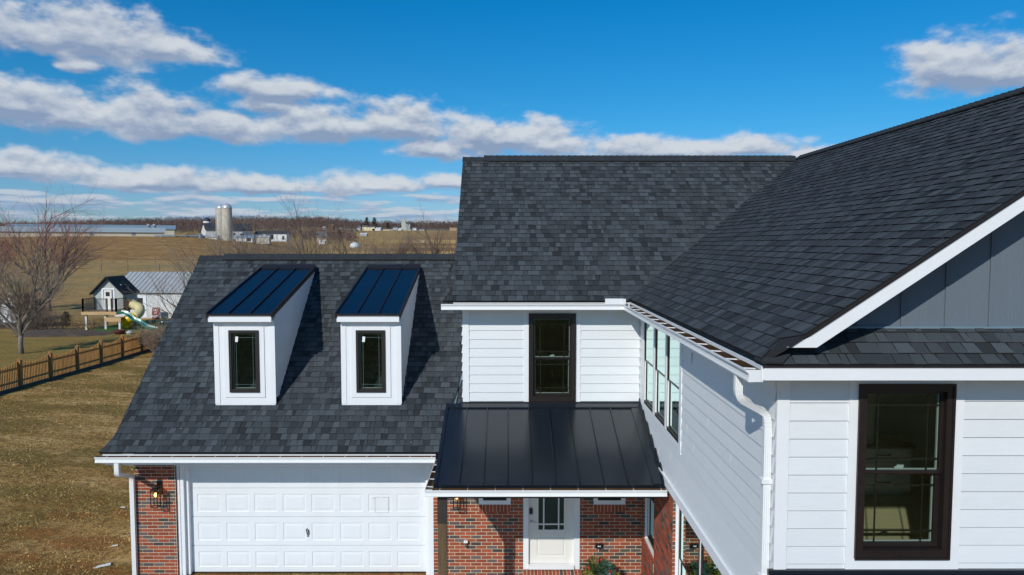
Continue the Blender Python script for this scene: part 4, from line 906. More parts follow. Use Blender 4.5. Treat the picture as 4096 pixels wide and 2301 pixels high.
def build_ground():
    ys = [-3000, -1200, -500, -200, -100, -50, -20, 0]; y = 4.0
    while y < 9000: ys.append(y); y += max(1.0, min(y * 0.013 if y < 600 else y * 0.04, 600)) if y > 60 else 1.6
    xs = []; x = 0.0
    while x < 7000: xs.append(x); x += 1.8 if x < 60 else (4.5 if x < 420 else x * 0.09)
    xs = [-q for q in reversed(xs[1:])] + xs
    vs = []; zn = []; fs = []; nx = len(xs)
    for y in ys:
        for x in xs:
            vs.append((x, y, ground(x, y)))
            zn.append(stubble(x, y))
    for j in range(len(ys) - 1):
        for i in range(nx - 1):
            q = j * nx + i; fs.append((q, q + 1, q + nx + 1, q + nx))
    me = bpy.data.meshes.new('ground'); me.from_pydata(vs, [], fs); a = me.attributes.new('stubble', 'FLOAT', 'POINT'); a.data.foreach_set('value', zn)
    me.polygons.foreach_set('use_smooth', [True] * len(fs))
    o = bpy.data.objects.new('ground', me); C.objects.link(o); o['kind'] = 'structure'
    mt = bpy.data.materials.new('winter_grass_and_fields'); mt.use_nodes = True; nt = mt.node_tree; N = nt.nodes; L = nt.links; b = N['Principled BSDF']; b.inputs['Roughness'].default_value = 0.95; b.inputs['Specular IOR Level'].default_value = 0.1
    g = N.new('ShaderNodeNewGeometry'); P = g.outputs['Position']; sp = N.new('ShaderNodeSeparateXYZ'); L.new(P, sp.inputs[0])
    def noi(scale, det=6, st=(1, 1, 1), ro=0.6):
        v = N.new('ShaderNodeVectorMath'); v.operation = 'MULTIPLY'; L.new(P, v.inputs[0]); v.inputs[1].default_value = st
        n = N.new('ShaderNodeTexNoise'); n.inputs['Scale'].default_value = scale; n.inputs['Detail'].default_value = det; n.inputs['Roughness'].default_value = ro; L.new(v.outputs[0], n.inputs['Vector']); return n.outputs['Fac']
    def rng(s, a, b_, c=0.0, d=1.0, sm=True):
        n = N.new('ShaderNodeMapRange'); n.interpolation_type = 'SMOOTHSTEP' if sm else 'LINEAR'; L.new(s, n.inputs[0]); n.inputs[1].default_value = a; n.inputs[2].default_value = b_; n.inputs[3].default_value = c; n.inputs[4].default_value = d; return n.outputs[0]
    def mixc(f, a, b_):
        n = N.new('ShaderNodeMix'); n.data_type = 'RGBA'
        if hasattr(f, 'is_output'): L.new(f, n.inputs[0])
        else: n.inputs[0].default_value = f
        for k, c in ((6, a), (7, b_)):
            if hasattr(c, 'is_output'): L.new(c, n.inputs[k])
            else: n.inputs[k].default_value = (*c, 1)
        return n.outputs[2]
    def mul(a, b_):
        n = N.new('ShaderNodeMath'); n.operation = 'MULTIPLY'
        for k, c in ((0, a), (1, b_)):
            if hasattr(c, 'is_output'): L.new(c, n.inputs[k])
            else: n.inputs[k].default_value = c
        return n.outputs[0]
    X, Y, Z = sp.outputs
    # lawn: straw blades, olive and bare patches
    fine = noi(34, 9, (1, 1, 1), 0.75); midn = noi(5.5, 8, (1, 1, 1), 0.7); big = noi(0.42, 6, (0.6, 1.6, 1), 0.6); huge = noi(0.07, 4)
    lawn = mixc(rng(fine, 0.40, 0.60), (0.260, 0.141, 0.042), (0.806, 0.483, 0.166))
    lawn = mixc(mul(rng(noi(1.1, 7, (0.45, 1.0, 1), 0.65), 0.48, 0.60), 0.75), lawn, mixc(rng(fine, 0.35, 0.65), (0.520, 0.326, 0.120), (0.950, 0.628, 0.259)))
    lawn = mixc(mul(rng(big, 0.44, 0.57), 0.80), lawn, mixc(rng(fine, 0.4, 0.6), (0.142, 0.099, 0.024), (0.416, 0.281, 0.074)))
    lawn = mixc(mul(rng(midn, 0.47, 0.57), 0.55), lawn, (0.182, 0.099, 0.032))
    # olive mown yard between the fence and the beds
    yard = mul(mul(rng(X, -21.8, -22.6), rng(Y, 56, 50)), 0.62)
    lawn = mixc(yard, lawn, mixc(rng(big, 0.4, 0.6), (0.201, 0.177, 0.045), (0.420, 0.270, 0.080)))
    # reddish clay patches near the house corner
    clay = mul(mul(rng(X, -13.5, -10.5), rng(Y, 23, 17)), mul(rng(noi(0.9, 7), 0.45, 0.60), 0.75))
    lawn = mixc(clay, lawn, mixc(rng(midn, 0.4, 0.6), (0.420, 0.149, 0.038), (0.280, 0.128, 0.040)))
    # pasture
    past = mixc(rng(noi(1.1, 9, (0.45, 0.8, 1), 0.75), 0.36, 0.64), (0.298, 0.180, 0.063), (0.578, 0.367, 0.144)); past = mixc(mul(rng(noi(0.05, 4), 0.45, 0.62), 0.6), past, (0.30, 0.235, 0.10))
    col = mixc(rng(Y, 56, 66), lawn, past)
    # far valley fields in bands
    bnd = N.new('ShaderNodeTexNoise'); cb = N.new('ShaderNodeCombineXYZ'); L.new(mul(Y, 0.014), cb.inputs[1]); L.new(mul(X, 0.0012), cb.inputs[0]); L.new(cb.outputs[0], bnd.inputs['Vector']); bnd.inputs['Scale'].default_value = 1.0; bnd.inputs['Detail'].default_value = 2
    far = mixc(rng(bnd.outputs['Fac'], 0.44, 0.54), (0.630, 0.390, 0.144), (0.333, 0.180, 0.075)); far = mixc(rng(Y, 640, 720), far, (0.350, 0.203, 0.086)); far = mixc(mul(rng(noi(0.02, 7), 0.4, 0.65), 0.35), far, (0.30, 0.2, 0.1))
    col = mixc(mul(rng(Y, 210, 260), rng(mul(X, -1.0), 130, 60)), col, far)
    # corn stubble: short pale rows over dark earth
    at = N.new('ShaderNodeAttribute'); at.attribute_name = 'stubble'
    rot = N.new('ShaderNodeVectorRotate'); rot.rotation_type = 'Z_AXIS'; L.new(P, rot.inputs['Vector']); rot.inputs['Angle'].default_value = R(14)
    v2 = N.new('ShaderNodeVectorMath'); v2.operation = 'MULTIPLY'; L.new(rot.outputs[0], v2.inputs[0]); v2.inputs[1].default_value = (1.0, 0.16, 1)
    ns = N.new('ShaderNodeTexNoise'); ns.inputs['Scale'].default_value = 0.9; ns.inputs['Detail'].default_value = 8; ns.inputs['Roughness'].default_value = 0.8; L.new(v2.outputs[0], ns.inputs['Vector'])
    stb = mixc(rng(ns.outputs['Fac'], 0.44, 0.57), (0.184, 0.099, 0.037), (0.595, 0.338, 0.121)); stb = mixc(mul(rng(noi(0.03, 5, (0.5, 2, 1)), 0.42, 0.6), 0.4), stb, (0.263, 0.150, 0.052))
    col = mixc(at.outputs['Fac'], col, stb)
    L.new(col, b.inputs['Base Color'])
    bp = N.new('ShaderNodeBump'); bp.inputs['Strength'].default_value = 0.8; bp.inputs['Distance'].default_value = 0.05; L.new(fine, bp.inputs['Height'])
    bp2 = N.new('ShaderNodeBump'); bp2.inputs['Strength'].default_value = 0.7; bp2.inputs['Distance'].default_value = 0.22; L.new(midn, bp2.inputs['Height']); L.new(bp.outputs[0], bp2.inputs['Normal']); L.new(bp2.outputs[0], b.inputs['Normal'])
    me.materials.append(mt)
build_ground()
M_mulch = mat('dark_mulch', (0.085, 0.060, 0.042), 0.95, 0.5, 14, bump=0.8, bscale=25)
M_conc = mat('drive_concrete', (0.40, 0.38, 0.35), 0.9, 0.1, 3, bump=0.2, bscale=60)
mb = MB(); mb.box(-7.2, 7.0, 5.0, 14.38, -6.98, -6.902); o = mb.build('driveway', M_conc); tag(o, kind='structure')
def patch(name, cx, cy, rx, ry, h, mt, seed, kind='structure', n=40):
    """low irregular mound draped on the ground"""
    r = random.Random(seed); ph = [r.uniform(0, 6.28) for _ in range(5)]; mb = MB(); rings = 6; pts = []
    for k in range(rings + 1):
        row = []
        for j in range(n):
            a = 2 * math.pi * j / n; w = 1 + 0.14 * math.sin(3 * a + ph[0]) + 0.09 * math.sin(5 * a + ph[1]) + 0.05 * math.sin(11 * a + ph[2]); t = k / rings
            x, y = cx + rx * w * t * math.cos(a), cy + ry * w * t * math.sin(a); row.append((x, y, ground(x, y) + (h * (1 - t * t) + r.uniform(-.3, .3) * h * .3 + 0.02 if k < rings else -0.03)))
        pts.append(row)
    for k in range(rings):
        for j in range(n): mb.face([pts[k][j], pts[k][(j+1) % n], pts[k+1][(j+1) % n], pts[k+1][j]])
    o = mb.build(name, mt); tag(o, kind=kind); return o
patch('mulch_bed', -32.0, 50.4, 3.6, 1.7, 0.30, M_mulch, 1)
patch('mulch_bed', -38.5, 56.0, 3.2, 2.2, 0.10, mat('brown_mulch', (0.115, 0.060, 0.036), 0.95, 0.4, 14, bump=0.8, bscale=25), 2)
M_turf = mat('green_turf', (0.045, 0.125, 0.018), 0.9, 0.3, 12, bump=0.4, bscale=60)
patch('turf', -28.6, 55.8, 3.9, 4.2, 0.05, M_turf, 3)
# dark edging strip of mulch under the picket fence
mb = MB(); r = random.Random(8); k = 14.0
while k < 48:
    w0, w1 = r.uniform(.25, .5), r.uniform(.25, .45); q = []
    mb.face([(-21.95 + w0, k, ground(-21.5, k) + .02), (-22.3, k, ground(-22.3, k) + .02), (-22.3, k + .42, ground(-22.3, k + .4) + .02), (-21.95 + w1, k + .42, ground(-21.5, k + .4) + .02)], 0); k += 0.4
o = mb.build('mulch_strip', M_mulch); tag(o, kind='structure')

# grass blades and clods on the near lawn: uncountable, one object
def grass():
    r = random.Random(12); mb = MB()
    for _ in range(42000):
        y = 13.0 + 24 * r.random() ** 1.5; x = -(y * 0.72 + 0.5) + r.random() * (y * 0.72 - 7.4) if y < 22 else -21.4 + r.random() * 12
        if x > -7.9 and y > 14: continue
        if x < -21.4: continue
        if math.sin(x * 2.1 + 3 * math.sin(y * .9)) + math.sin(y * 1.7 + x) + r.gauss(0, .8) < -0.2: continue
        z = ground(x, y) - 0.004; a = r.uniform(0, 6.28); h = r.uniform(0.02, 0.06); w = r.uniform(0.008, 0.018); l = r.uniform(-.05, .05)
        mb.face([(x - w * math.cos(a), y - w * math.sin(a), z), (x + w * math.cos(a), y + w * math.sin(a), z), (x + l, y + l * .7 - .02, z + h)], r.uniform(-.55, .4), 1 if r.random() < 0.20 else 0)
    o = mb.build('lawn_grass', [mat('straw_grass', (0.60, 0.42, 0.18), 0.95, 0.3, 3, tone=1.0), mat('olive_grass', (0.19, 0.17, 0.055), 0.95, 0.3, 3, tone=1.0)]); tag(o, kind='stuff')
grass()
# small building scraps on the lawn
M_scrap = mat('pale_scrap', (0.7, 0.68, 0.62), 0.8, 0.1, 20); M_scrapw = mat('wood_scrap', (0.5, 0.36, 0.18), 0.8, 0.2, 20)
for (x, y, l, w, a, mtx, lb) in ((-8.75, 14.9, .32, .14, .35, M_scrap, 'white triangular scrap on the lawn near the brick pillar'), (-9.05, 15.9, .14, .07, .2, M_scrap, 'small white scrap among the twigs behind the triangular one'),
        (-11.5, 21.7, .16, .10, .1, M_scrap, 'white scrap on the lawn left of the downspout elbow'), (-9.7, 19.9, .26, .05, -.1, M_scrapw, 'short yellow wood offcut on the reddish lawn patch'), (-9.4, 19.2, .3, .04, .7, M_scrap, 'thin pale stick lying below the yellow offcut'),
        (-10.1, 18.2, .16, .06, -.4, M_scrap, 'small pale chip on the lawn below the thin stick'), (-9.0, 16.5, .45, .03, .25, M_scrapw, 'long curved twig of pale wood in the lawn')):
    mb = MB(); z = ground(x, y) + .02; c, s = math.cos(a), math.sin(a)
    P = [(-l/2, -w/2), (l/2, -w/3), (l/2.4, w/2), (-l/3, w/5)]; mb.prism(P, lambda p, h: (x + p[0] * c - p[1] * s, y + p[0] * s + p[1] * c, z + h + .05 * p[0]), 0, 0.012)
    o = mb.build('scrap', mtx, None, loc=(x, y, z)); tag(o, lb, 'debris', 'building scraps on the lawn')

# ------------------------------------------------------------------ picket fence along x = -22.05
def fence():
    ys = [14.78 + 2.12 * k for k in range(17)]; x = -22.05; r = random.Random(5)
    t = thing('picket_fence', 'golden brown wooden picket fence crossing the back lawn with scalloped tops', 'fence', (x, 36, ground(x, 36)))
    for y in ys:
        g = ground(x, y); mb = MB(); mb.box(x - .06, x + .06, y - .06, y + .06, g - .1, g + 1.20); mb.lathe((x, y, g + 1.20), [(0.10, 0), (0.10, 0.03), (0.07, 0.06), (0.02, 0.10)], 4); mb.build('post', M_fencep, t)
    for k in range(len(ys) - 1):
        y0, y1 = ys[k] + .06, ys[k+1] - .06; n = 19; mb = MB()
        for j in range(n):
            u = (j + .5) / n; y = y0 + (y1 - y0) * u; g = ground(x, y); h = 1.00 + 0.18 * (2 * u - 1) ** 2 + r.uniform(-.008, .008); tn = r.uniform(-.18, .18)
            mb.prism([(-.035, .03), (.035, .03), (.035, h - .03), (.02, h), (-.02, h), (-.035, h - .03)], lambda p, q: (q, y + p[0], g + p[1]), x - .055, x - .035, tn)
        ga, gb = ground(x, y0), ground(x, y1)
        for h in (0.22, 0.80): mb.hexa([(x-.034,y0,ga+h),(x+.005,y0,ga+h),(x+.005,y1,gb+h),(x-.034,y1,gb+h),(x-.034,y0,ga+h+.085),(x+.005,y0,ga+h+.085),(x+.005,y1,gb+h+.085),(x-.034,y1,gb+h+.085)], -.25)
        mb.build('picket_panel', M_fence, t)
fence()

# ------------------------------------------------------------------ bare trees and brush
M_bark = mat('grey_bark', (0.20, 0.165, 0.13), 0.9, 0.35, 6, bump=0.5, bscale=30)
M_barkd = mat('dark_bark', (0.11, 0.085, 0.068), 0.9, 0.3, 6)
M_twig = mat('brown_twigs', (0.165, 0.115, 0.085), 0.9, 0.3, 3, tone=0.6)
M_twigr = mat('reddish_twigs', (0.27, 0.13, 0.11), 0.9, 0.3, 3, tone=0.6)
M_twigl = mat('pale_twigs', (0.26, 0.20, 0.145), 0.9, 0.3, 3, tone=0.6)
def grow(mb, r, p, d, L, rad, lev, maxlev, up, spread, kids, segs=4, wig=0.12, lo=0.25):
    pts = [Vector(p)]; rr = [rad]; d = Vector(d).normalized(); dirs = [d]
    for k in range(segs):
        d = (d + Vector((r.gauss(0, wig), r.gauss(0, wig), r.gauss(0, wig) * .6 + up))).normalized(); pts.append(pts[-1] + d * L / segs); rr.append(max(rad * (1 - 0.75 * (k + 1) / segs), 0.0035)); dirs.append(d)
    mb.tube(pts, rr, 6 if lev == 0 else (4 if lev == 1 else 3), r.uniform(-.5, .5), min(lev, 2) if lev < maxlev else 2, cap=False)
    if lev >= maxlev: return
    n = kids[min(lev, len(kids) - 1)]
    for k in range(n):
        t = lo + (1 - lo) * (k + r.random()) / n; i = min(int(t * segs), segs - 1); f = t * segs - i; q = pts[i].lerp(pts[i+1], f); dd = dirs[i+1]
        s = dd.cross(Vector((r.gauss(0, 1), r.gauss(0, 1), r.gauss(0, 1)))).normalized()
        nd = (dd * math.cos(spread) + s * math.sin(spread) * r.uniform(.7, 1.25)).normalized()
        grow(mb, r, q, nd, L * r.uniform(.42, .68) * (1.15 - .4 * t), max(rr[i] * .6, .0035), lev + 1, maxlev, up, spread, kids, max(2, segs - 1), wig, 0.15)
def bare_tree(name, lbl, x, y, h, seed, trunk_h=0.25, limbs=7, kids=(7, 6, 5), maxlev=3, spread=0.6, lean=0.75, up=0.05, r0=None, mats=None, group='bare winter trees', z=None, crown_spread=1.0, cat='tree'):
    r = random.Random(seed); g = ground(x, y) if z is None else z; r0 = r0 or h * 0.02
    t = thing(name, lbl, cat, (x, y, g), group); mats = mats or [M_bark, M_bark, M_twig]
    mb = MB(); th = h * trunk_h
    if th > 0: mb.tube([(x, y, g - .1), (x + r.gauss(0, .03), y, g + th * .5), (x + r.gauss(0, .05), y + r.gauss(0, .05), g + th)], [r0 * 1.25, r0, r0 * .9], 10); mb.build('trunk', mats[0], t, True)
    mb = MB()
    for k in range(limbs):
        a = 2 * math.pi * (k + r.uniform(-.25, .25)) / limbs; e = lean * r.uniform(.35, 1.1) * crown_spread; d = Vector((math.cos(a) * math.sin(e), math.sin(a) * math.sin(e), math.cos(e)))
        grow(mb, r, (x, y, g + th * r.uniform(.85, 1.0)), d, (h - th) * r.uniform(.62, .92), r0 * .6, 0 if maxlev < 4 else 0, maxlev, up, spread, kids, 5)
    if th > 0: grow(mb, r, (x, y, g + th * .95), (0.02, 0, 1), (h - th) * .95, r0 * .75, 0, maxlev, up * .3, spread, kids, 6)
    mb.build('crown', mats, t); return t
def brush(name, lbl, x, y, w, h, n, seed, mats=None, group='leafless brush', dep=None, arch=0.9, kids=(5, 4), cat='shrub', maxlev=2):
    r = random.Random(seed); g = ground(x, y); mb = MB(); dep = dep or w * .6
    for k in range(n):
        bx, by = x + r.uniform(-.5, .5) * w * .7, y + r.uniform(-.5, .5) * dep * .7; a = r.uniform(0, 6.28); e = arch * r.random()
        grow(mb, r, (bx, by, ground(bx, by) - .05), (math.cos(a) * math.sin(e), math.sin(a) * math.sin(e), math.cos(e)), h * r.uniform(.6, 1.05), r.uniform(.010, .022) * max(1, h / 2.5), 0, maxlev, -.02, .65, kids, 4, .16)
    o = mb.build(name, mats or [M_barkd, M_twig, M_twig], None, loc=(x, y, g)); return tag(o, lbl, cat, group)
bare_tree('bare_tree', 'small grey trunked bare tree on the lawn in front of the white coop', -28.5, 41.2, 5.9, 11, 0.21, 9, (8, 6, 5), 3, .55, .95, .07, .13, [M_bark, M_bark, M_twigl])
bare_tree('bare_tree', 'tall bare maple with reddish upswept twigs behind the coop', -44.2, 68, 10.1, 12, 0.12, 10, (7, 6, 5), 3, .52, .95, .05, .20, [M_bark, M_bark, M_twigr])
bare_tree('bare_tree', 'second bare maple at the left edge overlapping the tall reddish one', -48.8, 66, 7.4, 13, 0.15, 7, (7, 5, 4), 3, .5, .75, .06, .14, [M_barkd, M_barkd, M_twigr])
bare_tree('bare_tree', 'wide many stemmed bare tree behind the far dormer ridge right of the silos', -18.3, 64, 8.8, 14, 0.05, 11, (7, 6, 4), 3, .50, .90, .03, .12, [M_barkd, M_barkd, M_twig])
bare_tree('bare_tree', 'bushy bare tree behind the garage ridge beside the red roofed building', -12.4, 58, 7.2, 15, 0.06, 11, (7, 6, 4), 3, .55, 1.0, .02, .13, [M_barkd, M_barkd, M_twig])
bare_tree('bare_tree', 'round headed bare tree standing alone in the valley field', -14.6, 92, 7.8, 16, 0.30, 8, (8, 6, 4), 3, .5, .9, .03, .12, [M_barkd, M_barkd, M_twig])
bare_tree('bare_tree', 'tall bare tree nearest the gable edge of the main roof', -8.8, 88, 9.2, 17, 0.30, 8, (8, 6, 4), 3, .5, .8, .05, .15, [M_barkd, M_barkd, M_twig])
bare_tree('bare_tree', 'thin bare saplings between the silos and the wide bare tree', -27.6, 75, 5.6, 18, 0.05, 6, (5, 4), 2, .4, .6, .05, .05, [M_barkd, M_barkd, M_twig])
bare_tree('bare_tree', 'spreading bare tree leaning over the end of the picket fence', -20.3, 45.0, 5.6, 19, 0.10, 7, (6, 5, 4), 3, .6, .95, .04, .08, [M_bark, M_barkd, M_twigl])
brush('leafless_shrub', 'dense pale brown shrub hiding the end of the picket fence', -20.6, 42.2, 2.3, 1.7, 60, 21, [M_twigl, M_twigl, M_twigl], kids=(6, 5))
brush('leafless_shrub', 'leafless shrub against the garage roof beyond the picket fence', -19.6, 44.5, 3.0, 2.2, 60, 22, [M_twigl, M_twigl, M_twigl], kids=(6, 5))
brush('leafless_shrub', 'brown brush in front of the play house deck', -34.6, 52.4, 3.6, 1.5, 85, 23, kids=(5, 4))
brush('leafless_shrub', 'brown brush left of the play house deck', -38.0, 54.5, 4.2, 1.9, 80, 24, kids=(5, 4))
brush('leafless_shrub', 'dark red stemmed brush between the coop and the deck', -41.2, 60.5, 4.5, 1.9, 80, 25, [M_barkd, M_twigr, M_twigr])
brush('leafless_shrub', 'brush tangle under the play house deck', -31.4, 53.4, 2.6, 0.8, 30, 26)
brush('leafless_shrub', 'grey brown thicket behind the garage ridge below the silos', -36.5, 96, 7.5, 8.6, 75, 27, [M_barkd, M_twigl, M_twigl], dep=5)
brush('leafless_shrub', 'low thicket under the wide many stemmed tree', -17.0, 62, 10.5, 7.0, 60, 28, dep=3)
brush('leafless_shrub', 'dark maroon rounded bush in the valley field', -12.6, 90, 4.4, 5.2, 230, 29, [M_barkd, mat('maroon_twigs', (0.085, 0.045, 0.04), 0.9, 0.3, 3), mat('maroon_twigs', (0.085, 0.045, 0.04))], kids=(6, 5), dep=3.4)
brush('leafless_shrub', 'low brush at the right below the bare tree by the gable edge', -7.6, 86, 5.5, 3.2, 70, 30)
brush('leafless_shrub', 'low brush behind the garage ridge left of the maroon bush', -15.5, 80, 7.0, 2.6, 80, 31)
brush('leafless_shrub', 'thin brush at the left edge behind the coop', -46.5, 63, 5.0, 2.2, 50, 32)
# twig tips of a tall tree standing behind the right wing
def tip_tree():
    x, y = 18.5, 30.0; g = -6.9; t = thing('bare_tree', 'tree behind the right wing with only three twig tips above the ridge', 'tree', (x, y, g), 'bare winter trees')
    mb = MB(); mb.tube([(x, y, g), (x + .1, y, g + 4), (x, y, g + 7)], [.22, .17, .12], 8); mb.build('trunk', M_bark, t, True)
    mb = MB(); r = random.Random(31)
    for u, v in ((3771, 448), (3791, 444), (3807, 438)):
        q = Vector(((u - 2044) / 2844 * 31.0, 30.0, -(v - 977) / 2844 * 30.6)); mb.tube([(x, y, g + 7), ((x + q.x) / 2 + .1, y, (g + 7 + q.z) / 2), q], [.07, .045, .03], 5, 0, 1)
        for k in range(3): mb.tube([q - Vector((0, 0, .08)), q + Vector((.05 + .03 * k, 0, .02 + .02 * k))], [.022, .012], 4, 0, 1)
    for k in range(26):
        a = r.uniform(0, 6.28); grow(mb, r, (x, y, g + r.uniform(4, 7)), (math.cos(a), math.sin(a), .4), 2.2, .05, 1, 3, .0, .6, (4, 4, 3), 3)
    mb.build('crown', [M_bark, M_bark, M_twig], t)
tip_tree()
# conifer bush
def conifer(name, lbl, x, y, w, h, seed, mt, n=900, group=None, trunk=True):
    r = random.Random(seed); g = ground(x, y); t = thing(name, lbl, 'shrub' if h < 3 else 'tree', (x, y, g), group); mb = MB()
    for _ in range(n):
        u = r.random() ** .8; a = r.uniform(0, 6.28); rad = w / 2 * (1 - u) ** .55 * (0.75 + .25 * math.sin(5 * a + u * 9)) * r.uniform(.6, 1.05) * min(1, .45 + u * 5); p = Vector((x + rad * math.cos(a), y + rad * math.sin(a), g + .05 + u * h))
        d = Vector((math.cos(a), math.sin(a), r.uniform(.1, 1.0))).normalized() * h * r.uniform(.05, .11); s = Vector((-math.sin(a), math.cos(a), r.uniform(-.4, .4))) * h * r.uniform(.02, .05)
        mb.face([p - s, p + s, p + d], r.uniform(-.4, .5))
    mb.build('crown', mt, t); mb = MB(); mb.tube([(x, y, g - .1), (x, y, g + h * .85)], [w * .05, w * .01], 6); mb.build('trunk', M_barkd, t); return t
M_con = mat('evergreen_foliage', (0.035, 0.045, 0.016), 0.9, 0.4, 5, tone=1.0); M_conb = mat('rusty_evergreen', (0.10, 0.060, 0.028), 0.9, 0.4, 3, tone=0.8)
conifer('evergreen_bush', 'small round evergreen bush on the mulch beside the brush', -34.8, 55.5, 1.25, 1.1, 41, M_con, 1100)

# ------------------------------------------------------------------ play house on stilts, slides, shed, coop
M_pine = mat('pine_boards', (0.50, 0.33, 0.16), 0.7, 0.15, 4); M_pshing = mat('play_shingle', (0.012, 0.018, 0.021), 0.8, 0.3, 10, bump=.4, bscale=20)
M_pside = mat('play_siding', (0.42, 0.44, 0.42), 0.7, 0.06, 3); M_rail = mat('bronze_rail', (0.035, 0.028, 0.024), 0.5, 0.1, 10); M_pwh = mat('chipped_white_post', (0.62, 0.61, 0.59), 0.8, 0.25, 7, dirt=.3)
def playhouse():
    gx0, gx1, y0, y1, zd, ze = -31.95, -29.72, 54.5, 56.6, -5.03, -3.72
    g = ground(-31, 54); t = thing('playhouse', 'grey play house with dark shingle roof raised on white posts with a railed deck', 'play house', (-30.85, 54.5, g))
    mb = MB(); FQ = front(y0); siding(mb, FQ, gx0, gx1, zd, ze, [(-31.35, -30.35, zd, -3.35)], .15, zd)
    for k in range(8):
        z = ze + .13 * k; hw = (1 - (z - ze) / 1.12) * 1.115
        if hw > .05:
            for s in cut(-30.835 - hw, -30.835 + hw, z, z + .13, [(-31.35, -30.35, zd, -3.35)]): mb.face([FQ(s[0], .01, s[2]), FQ(s[1], .01, s[2]), FQ(s[1] if s[1] < -30.835 + hw - .01 else s[1] - .12, .002, s[3]), FQ(s[0] if s[0] > -30.835 - hw + .01 else s[0] + .12, .002, s[3])])
    FE = frame((gx1, 0, 0), (0, 1, 0), (1, 0, 0)); siding(mb, FE, y0, y1, zd, ze, (), .15, zd); mb.face([(gx0, y0, zd), (gx0, y1, zd), (gx0, y1, ze), (gx0, y0, ze)]); mb.face([(gx0, y1, zd), (gx1, y1, zd), (gx1, y1, ze), (-30.835, y1, ze + 1.1), (gx0, y1, ze)])
    mb.face([(-31.6, y0 + .5, zd), (-30.1, y0 + .5, zd), (-30.1, y0 + .5, -3.1), (-31.6, y0 + .5, -3.1)]); mb.build('wall', M_pside, t)
    mb = MB(); ov = .16; k = 1.13 / 1.115; px = -30.835; pk = ze + 1.16
    for sg in (-1, 1):
        xe = px + sg * (1.115 + ov); zee = pk - (1.115 + ov) * k
        mb.hexa([(px, y0 - .35, pk), (xe, y0 - .35, zee), (xe, y1 + .1, zee), (px, y1 + .1, pk), (px, y0 - .35, pk + .09), (xe + sg * .03, y0 - .35, zee + .07), (xe + sg * .03, y1 + .1, zee + .07), (px, y1 + .1, pk + .09)])
        for j in range(9):
            a = j / 9; x0_, z0_ = px + (xe - px) * a, pk + .095 + (zee - pk - .02) * a; mb.face([(x0_, y0 - .35, z0_), (x0_ + sg * .16, y0 - .35, z0_ - .135), (x0_ + sg * .16, y1 + .1, z0_ - .135), (x0_, y1 + .1, z0_)])
    mb.build('roof', M_pshing, t)
    mb = MB(); mb.ring(FQ, -31.35, -30.35, zd + .02, -3.35, .13, -.05, .03); mb.build('door_trim', M_trim, t)
    mb = MB(); ca, sa = math.cos(.5), math.sin(.5); mb.box(-31.2, -30.60, y0 + .02, y0 + .06, zd + .03, -3.5); dr = mb.build('door', M_door, t)
    mb = MB(); mb.fbox(FQ, -31.05, -30.75, -.02, -.005, -3.98, -3.66); mb.build('window', M_blk, dr)
    mb = MB(); mb.fbox(FQ, -30.60, -30.48, -.3, -.1, zd + .03, -3.5); mb.build('doorway', M_blk, t)
    mb = MB(); mb.box(-31.98, -29.4, 52.9, 56.7, -5.06, -5.03); mb.box(-32.0, -29.38, 52.86, 52.9, -5.26, -5.04); mb.box(-29.4, -29.36, 52.86, 54.8, -5.26, -5.04); mb.build('deck', M_pine, t)
    mb = MB(); mb.box(-29.7, -28.55, 51.9, 52.84, -5.42, -5.38); mb.box(-29.72, -28.5, 51.86, 51.9, -5.66, -5.40); mb.build('landing', M_pine, t)
    for (x, y) in ((-31.75, 53.1), (-30.3, 53.1), (-28.65, 52.0), (-32.1, 56.4), (-29.6, 56.3)):
        g1 = ground(x, y); mb = MB(); mb.box(x - .07, x + .07, y - .07, y + .07, g1 - .1, -5.27 if y > 52.5 else -5.67); mb.build('post', M_pwh, t)
    def railing(a, b, n):
        mb = MB(); a = Vector(a); b = Vector(b); ux = (b - a).normalized() * .02; uy = Vector((-ux.y, ux.x, 0))
        for z in (.1, .93):
            q = [a - uy, b - uy, b + uy, a + uy]; mb.hexa([(p.x, p.y, -5.03 + z) for p in q] + [(p.x, p.y, -4.98 + z) for p in q])
        for k in range(n + 1):
            p = a.lerp(b, k / n); w = .045 if k in (0, n) else .011; mb.box(p.x - w, p.x + w, p.y - w, p.y + w, -5.03, -4.03 if k in (0, n) else -4.1)
        mb.build('railing', M_rail, t)
    railing((-31.9, 52.95, 0), (-30.1, 52.95, 0), 17); railing((-29.75, 52.95, 0), (-29.42, 52.95, 0), 4); railing((-29.42, 52.95, 0), (-29.42, 54.3, 0), 9); railing((-31.9, 52.95, 0), (-31.9, 54.4, 0), 9)
    mb = MB(); mb.box(-29.40, -28.95, 54.2, 54.26, -5.0, -4.2); mb.box(-29.40, -28.95, 54.26, 54.30, -4.27, -4.2); mb.build('slide_frame', M_wood, t)
playhouse()
M_yel = mat('yellow_plastic', (0.72, 0.48, 0.02), 0.35, 0.1, 2); M_crm = mat('faded_cream_plastic', (0.66, 0.56, 0.28), 0.4, 0.1, 2); M_grn = mat('green_plastic', (0.02, 0.22, 0.18), 0.25, 0.15, 2, spec=.7)
